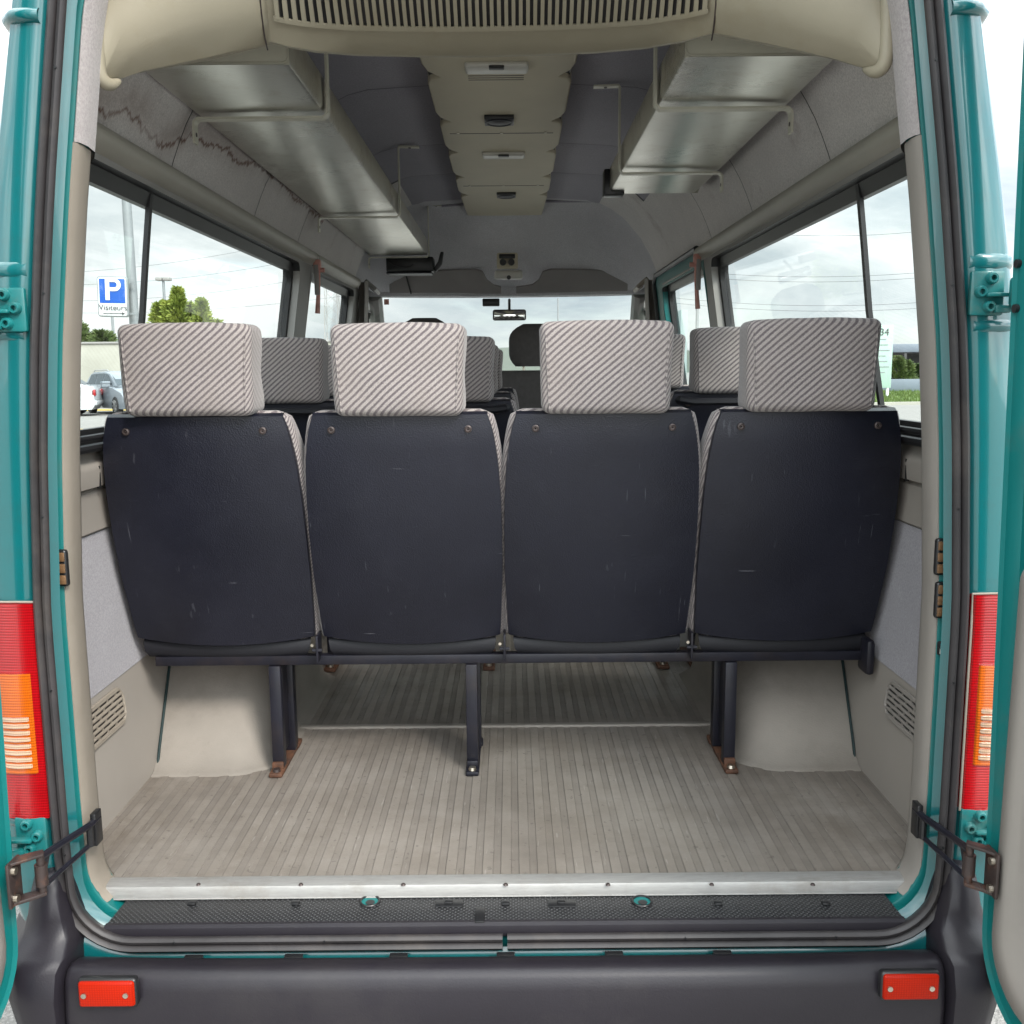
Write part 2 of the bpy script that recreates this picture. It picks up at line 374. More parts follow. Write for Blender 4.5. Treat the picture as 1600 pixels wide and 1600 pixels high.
# outer rear frame and D pillars (one pressed panel)
mb = MB()
sweep(mb, LOOP, [(-.020, 1.52), (-.004, 1.512), (.002, 1.502), (.012, 1.488), (.022, 1.484), (.05, 1.485), (.078, 1.490), (.098, 1.512), (.113, 1.545), (.127, 1.61), (.140, 1.72), (.15, 1.95)], osc=True)
mb.build('rear_frame', TEAL, bus, ang=60)
mb = MB()
sweep(mb, LOOP, [(-.012, 1.489), (.012, 1.495), (.018, 1.51), (.018, 1.546), (.014, 1.5515), (.008, 1.5525), (-.008, 1.5535), (-.011, 1.556), (-.009, 1.62)])
mb.build('door_flange', TEALIN, bus, ang=50)
# rubber seal: one profile, with the butt joint at the bottom centre
mb = MB()
SEAL = [(i_, z_) for i_, z_ in LOOP]
k0 = [(.004, ZB)] + HALF[1:-1] + [(0, ZT)] + [(-x, z) for x, z in HALF[1:-1]][::-1] + [(-.004, ZB)]
sec = [(.004, 1.500), (.004, 1.482), (.001, 1.474), (-.004, 1.470), (-.0085, 1.474), (-.0100, 1.482), (-.0115, 1.482), (-.013, 1.475), (-.018, 1.473), (-.0225, 1.476), (-.0235, 1.482), (-.014, 1.500), (-.008, 1.51)]
vs = sweep(mb, k0, sec, closed=False)
mb.cap(vs[0]); mb.cap(vs[-1][::-1])
seal = mb.build('door_seal', RUBBER, bus, ang=50)
for s in (1, -1):
    for z in (.80, 1.08, 1.36, 1.70, 2.02):
        x = s * (apx(z) - .0175); mb = MB(); mb.cyl((x, 1.4715, z), (x, 1.480, z), .0019, 8); mb.build('seal_pin', PLASTIC, seal)
for x in (-.55, -.3, .3, .55): mb = MB(); mb.cyl((x, 1.4715, ZB + .0175), (x, 1.480, ZB + .0175), .0019, 8); mb.build('seal_pin', PLASTIC, seal)
# sill panel under the mat
mb = MB(); mb.box((-.722, 1.500, .60), (.722, 1.60, .652), .004); mb.build('sill_panel', TEALIN, bus)
# studded step mat
mb = MB()
A = atZ(212, 1407, .660); 
poly = [(-.668, 1.574, .653), (.668, 1.574, .653), (.672, 1.497, .653), (-.672, 1.497, .653)]
mb.prism(poly, (0, 0, .009), .002)
smat = mb.build('step_mat', MATM, bus)
mb = MB()
n = 40
mb.grid([[(lerp(-.672, .672, i / n), y, z) for i in range(n + 1)] for y, z in ((1.502, .6625), (1.494, .6635), (1.488, .660), (1.486, .650), (1.487, .642))])
mb.build('mat_nosing', BUMPER, smat)
for px in (300, 462, 790, 1122, 1290):
    c = atZ(px, 1412, .663); mb = MB(); mb.box((c.x - .007, c.y - .006, .6615), (c.x + .007, c.y + .006, .667), .002); mb.build('mat_clip', PLASTIC, smat)
for px in (702, 878):
    c = atZ(px, 1411, .663); mb = MB(); mb.box((c.x - .024, c.y - .012, .6612), (c.x + .024, c.y + .010, .6645), .001); mb.box((c.x - .008, c.y - .006, .664), (c.x + .006, c.y + .006, .668), .002); mb.build('mat_clip', PLASTIC, smat)
c = atZ(750, 1428, .663); mb = MB(); mb.box((c.x - .008, 1.492, .6613), (c.x + .008, c.y + .018, .6655), .0015); mb.build('mat_tab', PLASTIC, smat)
for px in (578, 1003):
    c = atZ(px, 1408, .663); mb = MB()
    mb.cyl((c.x, c.y, .6605), (c.x, c.y, .6627), .0165, 24); h = mb.build('drain_hole', TEALIN, smat)
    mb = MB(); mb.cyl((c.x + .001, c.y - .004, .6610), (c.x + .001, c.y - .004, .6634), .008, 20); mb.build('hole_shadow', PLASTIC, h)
    mb = MB(); mb.tube([(c.x + .0165 * math.cos(a * .2618), c.y + .0165 * math.sin(a * .2618), .663) for a in range(24)], .0022, 8, True); mb.build('hole_rim', PLASTIC, h)
# aluminium floor edge
mb = MB()
prof = [(1.612, .6835), (1.606, .6846), (1.584, .6850), (1.5775, .6838), (1.5755, .680), (1.5745, .664), (1.572, .6630)]
mb.grid([[(x, y, z) for y, z in prof] for x in (-.722, 0, .722)])
edge = mb.build('sill_edge', ALU, bus, ang=25)
for px in (310, 470, 630, 790, 950, 1112, 1270):
    c = atZ(px, 1381, .686); mb = MB(); mb.cyl((c.x, c.y, .684), (c.x, c.y, .6865), .0045, 12, .003); mb.build('rivet', SCREW, edge)
# ribbed floor: the rib profile is real
mb = MB()
xs = []; per = .0335; k = math.floor((-.84 + 5) / per)
while True:
    x0 = k * per - 5
    if x0 > .84: break
    for f_, h in ((.0, .0), (.03, .0013), (.58, .0013), (.61, 0)): xs.append((x0 + f_ * per, h))
    k += 2 if abs(x0 + per) > .44 else 1
for y0, y1 in ((1.585, 2.335), (2.352, 5.2)):
    rows = []
    for y in ((y0, y0 + .03, y1 - .03, y1) if y0 < 2 else (y0, y0 + .045, y0 + .052, y1)):
        rows.append([(x, y, FZ + (h if (y0 < 2 or y > y0 + .048) else .0013)) for x, h in xs])
    mb.grid(rows)
mb.build('floor_covering', FLOOR, bus, ang=20)
mb = MB(); mb.box((-.6, 2.334, FZ - .002), (.6, 2.354, FZ + .006), .002); mb.build('floor_joint_strip', SIDEV, bus)
mb = MB(); mb.box((-.86, 1.60, .60), (.86, 5.6, FZ - .006)); mb.build('floor_pan', TEALIN, bus)

# interior half width
XI = [(.68, .80), (1.0, .838), (1.30, .853), (1.42, .848), (1.68, .800), (1.95, .767), (2.02, .755)]
def xi(z): return interp(XI, z)
def xo(z): return interp([(.3, .87), (.62, .88), (.83, .887), (1.2, .894), (1.42, .894), (1.68, .847), (1.95, .814), (2.118, .79), (2.36, .735)], z)
WZ0, WZ1 = 1.435, 1.975
WINS = {-1: [(1.70, 3.64), (3.84, 4.87)], 1: [(1.70, 3.62), (3.76, 4.76)]}
CABW = (5.08, 5.66)
def wall(mb, s, fx, ys, zs, off=0):
    mb.grid([[(s * (fx(z) + off), y, z) for z in zs] for y in ys])
def frange(a, b, n): return [lerp(a, b, i / n) for i in range(n + 1)]
for s in (-1, 1):
    trim_by_light = TRIM if s < 0 else TRIMG  # right side greyer: its weaker sunlight is put into the colour
    WIN = WINS[s]; (w0a, w0b), (w1a, w1b) = WIN
    # ---- outer skin
    mb = MB()
    wall(mb, s, xo, frange(1.94, 6.0, 10), frange(.40, WZ0 - .02, 8))
    wall(mb, s, xo, frange(1.94, 5.6, 10), frange(WZ1 + .03, 2.30, 5))
    for a, b in ((1.94, 1.945), (w0b + .03, w1a - .03), (w1b + .03, 5.06)): wall(mb, s, xo, (a, b), frange(WZ0 - .02, WZ1 + .03, 6))
    mb.build('side_panel', TEAL, bus)
    # ---- lower trim, the carpet insert and the shelf
    mb = MB(); wall(mb, s, xi, frange(1.66, 5.2, 12), [.66, .70, .8, .90, .938])
    low = mb.build('side_trim', SIDEV, bus)
    mb = MB(); wall(mb, s, lambda z: xi(z) - .002, frange(1.655, 4.6, 10), frange(.936, 1.252, 5)); mb.build('carpet_insert', INSERT, low)
    mb = MB()
    prof = [(1.252, 0), (1.258, -.008), (1.30, -.008), (1.338, -.008), (1.343, -.001), (1.347, -.008), (1.35, -.018), (1.383, -.020), (1.398, -.016), (1.406, -.004), (1.43, .004)]
    mb.grid([[(s * (xi(z) + d), y, z) for z, d in prof] for y in (1.655, 1.93, 2.4, 4.6)])
    mb.build('shelf_trim', SIDEV, low, ang=50)
    mb = MB(); mb.box((s * .834 - .004, 1.968, 1.346), (s * .834 + .004, 1.972, 1.392)); mb.build('shelf_seam', PLASTIC, low)
    # vent grille
    mb = MB()
    y0, y1, z0, z1 = 1.775, 1.985, .842, .918
    xx = lambda z: s * (xi(z) - .003)
    out = rr((y0 + y1) / 2, (z0 + z1) / 2, y1 - y0, z1 - z0, .03, 6)
    mb.tube([(xx(z), y, z) for y, z in out], .0035, 8, True)
    nrow = 6
    for r_ in range(nrow + 1):
        z = lerp(z0 + .004, z1 - .004, r_ / nrow)
        ins = .012 if r_ in (0, nrow) else .002
        mb.cyl((xx(z), y0 + ins + .006, z), (xx(z), y1 - ins - .006, z), .0036, 8)
    for r_ in range(nrow):
        za = lerp(z0 + .004, z1 - .004, r_ / nrow); zb = lerp(z0 + .004, z1 - .004, (r_ + 1) / nrow)
        for q in range(5):
            y = y0 + .030 + (q + .5 * (r_ % 2)) * .042
            if y < y1 - .015: mb.box((xx(za) - .0015, y - .0018, za), (xx(za) + .0015, y + .0018, zb))
    vg = mb.build('vent_grille', trim_by_light, low)
    mb = MB(); mb.face([(s * (xi(z) - .0008), y, z) for y, z in out]); mb.build('grille_backing', PLASTIC, vg)
    # ---- window surrounds
    for a, b in ((1.60, 1.70), (w0b, w1a), (w1b, 5.08)):
        pil = MB(); wall(pil, s, xi, (a, b), frange(WZ0 - .03, WZ1 + .02, 6), -.006)
        pil.build('pillar_cover', PILG, bus)
    if s > 0:
        mb = MB()
        for a, b in ((w1b + .002, 4.93),): wall(mb, s, xi, (a, b), frange(WZ0 - .03, WZ1 + .06, 6), -.012)
        wall(mb, s, xi, (3.80, 4.93), frange(WZ1 - .01, WZ1 + .055, 3), -.012)
        dd = mb.build('sliding_door_frame', TEALIN, bus)
        mb = MB(); mb.box((s * .752 - .006, 3.84, 1.975), (s * .752 + .004, 4.70, 1.983), .002); mb.build('door_rail', ALU, dd)
        mb = MB(); mb.tube([(s * (xi(z) - .018), y, z) for y, z in ((3.80, 2.035), (4.85, 2.035), (4.925, 2.0), (4.935, 1.9), (4.935, 1.4))], .012, 8); mb.build('door_gasket', BLACKRUB, dd)
    for wi, (a, b) in enumerate(WIN + [CABW]):
        zz1 = WZ1 if wi < 2 else 1.90
        ring = rr((a + b) / 2, (WZ0 + zz1) / 2, b - a, zz1 - WZ0, .055, 6)
        big = rr((a + b) / 2, (WZ0 + zz1) / 2, b - a + .03, zz1 - WZ0 + .03, .004, 6)
        mb = MB()
        def P(p, d): return (s * (xi(p[1]) + d), p[0], p[1])
        inner = [(lerp(p[0], (a + b) / 2, .012 * 2 / (b - a)), lerp(p[1], (WZ0 + zz1) / 2, .115)) for p in ring]
        mb.grid([[P(p, -.006) for p in big], [P(p, -.011) for p in ring]], closed_u=True)
        nr = len(ring); dk = MB()
        for i in range(nr):
            p, q = ring[i], ring[(i + 1) % nr]; tgt = dk if abs(p[0] - q[0]) > abs(p[1] - q[1]) * .6 else mb
            tgt.face([P(p, -.0112), P(q, -.0112), P(q, .026), P(p, .026)])
        bmesh.ops.remove_doubles(dk.bm, verts=dk.bm.verts[:], dist=1e-5)
        sur = mb.build('window_surround', PILG if not (s > 0 and wi == 1) else TEALIN, bus, ang=50)
        dk.build('weather_strip', BLACKRUB, sur, ang=50)
        mb = MB(); mb.grid([[P(p, .014) for p in ring], [P(p, .018) for p in inner], [P(p, .034) for p in inner], [P(p, .040) for p in ring], [P(p, .052) for p in ring]], closed_u=True)
        fr = mb.build('window', BLACKRUB, bus, ang=50)
        mb = MB(); n_ = 10
        mb.grid([[(s * (xi(z) + .030), y, z) for z in frange(WZ0 - .01, zz1 + .01, 4)] for y in (a - .01, b + .01)])
        mb.build('pane', GLASS, fr)
        if wi == 0:
            yd = 2.215 if s < 0 else 2.175
            mb = MB(); rows = []
            for z in frange(WZ0, zz1, 4):
                x = s * (xi(z) + .018); rows.append([(x - .005, yd - .008, z), (x + .005, yd - .008, z), (x + .005, yd + .008, z), (x - .005, yd + .008, z)])
            mb.grid(rows, closed_u=True); mb.build('divider', BLACKRUB, fr)
            mb = MB(); mb.grid([[P((y, z), -.02 + .004 * (i % 2)) for i, (y) in enumerate((a, (a + b) / 2, b))] for z in (WZ0 - .012, WZ0 + .004)]); 
            mb.tube([P((y, WZ0 + .018), -.022) for y in (a + .03, b - .03)], .007, 8); mb.tube([P((y, WZ0 - .004), -.02) for y in (a + .02, b - .02)], .009, 8)
            mb.build('sliding_rail', BLACKRUB, fr)
            if s < 0:
                mb = MB(); mb.box((s * .80 - .012, 1.79, 1.46), (s * .80 + .006, 1.80, 1.505), .003); mb.build('latch', BLACKRUB, fr)
    # ---- padded roll above the windows
    for a, b, capn in ((1.64, 1.758, 0), (1.761, w0b + .2, 1), (w0b + .22, w1b + .05, 2)):
        if s > 0 and capn == 2: continue
        mb = MB(); rows = []
        for y in frange(a, b, 8):
            rows.append([(s * (.772 - .030 * math.sin(R(t)) - .012 * (1 - math.cos(R(t)))), y, 1.984 + .056 * (1 - math.cos(R(t))) / 2) for t in range(-20, 200, 15)])
        mb.grid(rows); mb.build('padded_roll', ROLL_, bus, ang=60)
    # ---- upper carpet panels, butted with seams
    UP = [(2.030, .757), (2.06, .747), (2.10, .731), (2.14, .713), (2.18, .690), (2.22, .664), (2.27, .622), (2.295, .598)]
    for a, b in ((1.60, 2.30), (2.3045, 3.02), (3.0245, 3.62), (3.6245, 4.30), (4.3005, 4.95)):
        mb = MB(); rows = []; UPp = UP if b < 4.5 else UP + [(2.32, .571), (2.36, .52), (2.388, .46)]
        for y in frange(a, b, 6):
            e = min(y - a, b - y); d = .006 * max(0, 1 - e / .02) if (e < .02 and not 4.27 < y < 4.33) else 0
            rows.append([(s * (x + d), y, z + d * .5) for z, x in UPp])
        mb.grid(rows); mb.build('upper_lining', CARP, bus, ang=60)
    mb = MB(); mb.grid([[(s * (x + .012), y, z + .008) for z, x in UP] for y in (1.6, 4.96)]); mb.build('lining_backing', PLASTIC, bus)
    # ---- rear pillar trim: plastic below, carpet above
    def trimpath(z0, z1, n): return [(s * apx(z), z) for z in frange(z0, z1, n)]
    def pil_trim(mb, P, sec):
        rows = [[(s * (abs(x) + o), y, z) for o, y in sec] for x, z in P]; return mb.grid(rows)
    mb = MB()
    T = trimpath(.668, 1.935, 70)
    SEC = [(.006, 1.600), (-.006, 1.562), (-.009, 1.556), (-.013, 1.556), (-.016, 1.564), (-.017, 1.58), (-.013, 1.615), (-.008, 1.63), (.0, 1.636), (.06, 1.65), (.105, 1.665)]
    rows = []
    for x, z in T:
        k_ = max(0, .735 - z) / .067      # rounded foot following the corner
        ins = .024 * k_ ** 3
        rows.append([(s * (abs(x) + o - ins * (1 if o < 0 else 0)), y, z) for o, y in SEC])
    vv = mb.grid(rows); mb.cap(vv[-1]); mb.cap(vv[0][::-1])
    pt = mb.build('pillar_trim', trim_by_light, bus, ang=60)
    mb = MB(); T = [(s * apx(z), z) for z in frange(1.936, 2.40, 12)]
    pil_trim(mb, T, [(.004, 1.60), (-.009, 1.560), (-.013, 1.557), (-.018, 1.565), (-.020, 1.59), (-.014, 1.63), (.004, 1.67), (.04, 1.73), (.09, 1.80)])
    mb.build('pillar_carpet', PILF, bus, ang=60)
    # ---- latch contacts on the flange
    for zc in ((1.264,) if s < 0 else (1.27, 1.197)):
        x = s * (apx(zc) - .012)
        mb = MB(); mb.box((x - .0085, 1.545, zc - .031), (x + .0085, 1.557, zc + .031), .005, 3); ct = mb.build('contact_plate', PLASTIC, bus)
        for dz in (-.019, 0, .019):
            mb = MB(); mb.box((x - .006, 1.5425, zc + dz - .0075), (x + .006, 1.5465, zc + dz + .0075), .0015); mb.build('contact', AMBERD, ct)
    if s > 0:
        zc = 1.115; x = s * (apx(zc) - .006)
        mb = MB(); mb.box((x - .006, 1.546, zc - .012), (x + .006, 1.553, zc + .012), .003); sw = mb.build('door_switch', PLASTIC, bus)
        mb = MB(); mb.box((x - .0035, 1.543, zc - .010), (x + .004, 1.547, zc + .004), .002); mb.build('switch_plate', LAMPW, sw)
        mb = MB(); mb.cyl((x - .004, 1.53, zc + .004), (x - .004, 1.546, zc + .004), .003, 10); mb.build('plunger', PLASTIC, sw)
    # ---- tail light: a rounded upright lamp in coloured bands
    zt, zb = (1.222, .864)
    def lampx(z): return apx(z)
    def band(name, z0, z1, m, parent, o0=.009, o1=.080, lift=0):
        mb = MB(); rows = []
        for z in frange(z0, z1, 6):
            rows.append([(s * (lampx(z) + o), y - lift, z) for o, y in ((o0, 1.505), (o0, 1.482), (o0 + .004, 1.476), (lerp(o0, o1, .5), 1.474), (o1 - .006, 1.478), (o1 + .010, 1.490), (o1 + .022, 1.512), (o1 + .036, 1.56))])
        v_ = mb.grid(rows); mb.cap(v_[0][::-1]); mb.cap(v_[-1]); return mb.build(name, m, parent, ang=50)
    tl = band('tail_light', zb, zt, LRED, bus, .001 if s < 0 else .009)
    q0 = .001 if s < 0 else .009; band('indicator_lens', .942, 1.108, LAMB, tl, q0 + .0115, .074, .0035)
    for q in range(8):
        z = .952 + q * .0112; band('reversing_lens', z, z + .0065, LCLR, tl, q0 + .018, .068, .0065)
    mb = MB(); mb.tube([(s * (lampx(z) + (.0 if s < 0 else .008)), 1.479, z) for z in frange(zb - .002, zt + .002, 8)] + [(s * (lampx(zt) + .08), 1.482, zt + .002)], .002, 6); mb.build('lamp_gasket', TRIM, tl)
    # ---- hinges
    def hinge(name, z, recess):
        x = s * (apx(z) + .035)
        mb = MB()
        mb.box((x - .026, 1.474, z - .033), (x + .026, 1.484, z + .033), .004)
        mb.box((x + s * .02 - .012, 1.462, z - .030), (x + s * .02 + .012, 1.476, z - .018), .003)
        mb.box((x + s * .014 - .020, 1.460, z - .006), (x + s * .014 + .020, 1.476, z + .000), .002)
        mb.box((x + s * .045 - .022, 1.440, z - .022), (x + s * .045 + .022, 1.462, z + .022), .006)
        mb.cyl((x + s * .062, 1.436, z - .036), (x + s * .062, 1.436, z + .036), .009, 14)
        h = mb.build(name, TEALHI, bus)
        for bx, bz in ((s * .004, .022), (-s * .012, .002), (s * .002, -.020)):
            mb = MB(); c = Vector((x + bx, 1.474, z + bz)); n_ = 18
            rows = []
            for rad, y in ((.0095, 1.476), (.0090, 1.468), (.0070, 1.465), (.0042, 1.465), (.0040, 1.472)):
                rows.append([(c.x + rad * math.cos(2 * math.pi * i / n_), y, c.z + rad * math.sin(2 * math.pi * i / n_)) for i in range(n_)])
            v_ = mb.grid(rows, closed_u=True); bo = mb.build('bolt', TEALHI, h)
            mb = MB(); mb.cyl((c.x, 1.4705, c.z), (c.x, 1.4735, c.z), .0042, 6); mb.build('bolt_socket', PLASTIC, bo) if False else mb.bm.free()
        return h
    hinge('upper_hinge', 1.688 if s > 0 else 1.676, 0); hinge('lower_hinge', .833, 0)
    # pressed ledges around the hinge pockets, and the roof joint rib
    def ledge(name, z, o0, o1, out, hh):
        mb = MB(); rows = []
        for i in range(9):
            a = R(-90 + 180 * i / 8); dz = math.sin(a) * hh; dy = math.cos(a) * out
            rows.append([(s * (apx(z) + oscale(o, z) + (dy * .6 if o > .09 else 0)), y - dy, z + dz) for o, y in ((.016, 1.490), (.03, 1.487), (.06, 1.488), (.080, 1.494), (.100, 1.516), (.116, 1.55), (.128, 1.62), (.141, 1.72), (.152, 1.95))])
        mb.grid(rows); return mb.build(name, TEAL, bus, ang=70)
    ledge('roof_joint', 2.095, 0, 0, .014, .011)
    ledge('pocket_lip', 1.736, 0, 0, .006, .012); ledge('pocket_lip', 1.640, 0, 0, .006, .010); ledge('pocket_lip', .862 - .01, 0, 0, .006, .008)
    # ---- bumper corner with its upright
    mb = MB(); rows = []
    for z, yo, xo_, xin in ((.772, 1.478, .778, .737), (.768, 1.466, .781, .732), (.74, 1.452, .786, .727), (.70, 1.444, .793, .717), (.672, 1.436, .80, .708), (.655, 1.408, .803, .703), (.642, 1.388, .806, .705), (.60, 1.378, .802, .706), (.54, 1.378, .787, .704), (.48, 1.386, .757, .698), (.44, 1.398, .725, .69), (.40, 1.42, .70, .68)):
        rows.append([(s * xin, 1.52, z), (s * xin, yo + .012, z), (s * (xin + .004), yo + .003, z), (s * lerp(xin, xo_, .3), yo, z), (s * lerp(xin, xo_, .62), yo + .004, z), (s * lerp(xin, xo_, .86), yo + .018, z), (s * xo_, yo + .048, z), (s * (xo_ + .035), yo + .13, z), (s * (xo_ + .085), yo + .30, z), (s * (xo_ + .10), yo + .56, z)])
    rows.insert(0, [(x - s * (.0 if i < 4 else .02), y + (.03 if i < 7 else .0), z - .002) for i, (x, y, z) in enumerate(rows[0])])
    vv = mb.grid(rows); mb.build('bumper_corner', BUMPER, bus, ang=50)
# ---- bumper centre step
mb = MB(); rows = []
prof = [(1.474, .610), (1.462, .6215), (1.440, .634), (1.412, .643), (1.397, .640), (1.388, .630), (1.384, .612), (1.380, .57), (1.382, .52), (1.39, .46), (1.41, .40), (1.45, .36)]
for x in [-.700, -.697, -.690] + frange(-.66, .66, 24) + [.690, .697, .700]:
    e = (abs(x) - .690) / .010 if abs(x) > .690 else 0
    rows.append([(x, y + .006 * e * e + .010 * (abs(x) / .7) ** 4, z - (.004 * e * e if z > .5 else 0)) for y, z in prof])
vv = mb.grid(rows); mb.cap(vv[0]); mb.cap(vv[-1][::-1])
bump_o = mb.build('rear_bumper', BUMPER, bus, ang=50)
for s in (-1, 1):
    x = -.620 if s < 0 else .633
    zr = .6235; mb = MB(); mb.box((x - .0465, 1.371, zr - .0245), (x + .0465, 1.387, zr + .0235), .006, 3); h = mb.build('reflector', PLASTIC, bump_o)
    mb = MB(); mb.box((x - .0435, 1.3665, zr - .021), (x + .0435, 1.376, zr + .0215), .005, 3); lz = mb.build('reflector_lens', REFL, h)
    for dx in (-.034, .031):
        mb = MB(); mb.cyl((x + dx, 1.3645, zr), (x + dx, 1.368, zr), .0042, 12, .0045); mb.build('reflector_screw', BOLT, h)
for px in (300, 457, 622, 790, 960, 1130):
    c = atY(px, 1484, 1.46); mb = MB(); mb.box((c.x - .015, 1.459, .616), (c.x + .015, 1.470, .6245), .001); mb.build('bumper_slot', PLASTIC, bump_o)
# ---- door check straps
for s in (-1, 1):
    if s < 0: q = [atY(141, 1289, 1.525), atY(143, 1318, 1.53), atY(62, 1340, 1.375), atY(60, 1392, 1.375)]
    else: q = [atY(1442, 1276, 1.525), atY(1440, 1306, 1.53), atY(1516, 1328, 1.375), atY(1514, 1374, 1.375)]
    a1, a2, b1, b2 = q
    mb = MB()
    mb.tube([a1 + Vector((0, .03, 0)), a1, b1], .0058, 8); mb.tube([a2 + Vector((0, .02, .004)), a2, b2], .0042, 8)
    d_ = (b1 - a1)
    mb.prism([b1 - d_ * .22 + Vector((0, 0, .004)), b1 + Vector((0, 0, .004)), b2 + Vector((0, 0, .0)), b2 - (b2 - a2) * .10], (s * .004, 0, 0))
    st = mb.build('door_strap', STEELB, bus)
    mb = MB(); mb.box((a1.x - .005, 1.535, a2.z - .008), (a1.x + .005, 1.56, a1.z + .014), .002); mb.cyl((a1.x, 1.522, a2.z), (a1.x, 1.522, a1.z), .006, 10); mb.build('strap_slot', PLASTIC, st)
    pl = atY(23, 1375, 1.355) if s < 0 else atY(1549, 1362, 1.355)
    zm = (b1.z + b2.z) / 2
    mb = MB()
    mb.box((pl.x - .003, 1.335, zm - .036), (pl.x + .003, 1.372, zm + .036), .004)
    for zz, hh in ((zm + .030, .005), (zm - .034, .006)):
        mb.prism([(pl.x, 1.340, zz), (pl.x, 1.368, zz), (b1.x, 1.388, zz), (b1.x - s * .008, 1.372, zz), (b1.x + s * .010, 1.356, zz)], (0, 0, hh), .0015)
    mb.cyl((b1.x, 1.376, zm - .032), (b1.x, 1.376, zm + .034), .006, 12); mb.cyl((b1.x, 1.376, zm - .018), (b1.x, 1.376, zm + .016), .0095, 12)
    br = mb.build('strap_bracket', RUST, st)
    for dz in (.022, -.022):
        mb = MB(); mb.cyl((pl.x - s * .009, 1.345, zm + dz), (pl.x - s * .003, 1.345, zm + dz), .006, 10); mb.build('strap_bolt', BOLT, br)
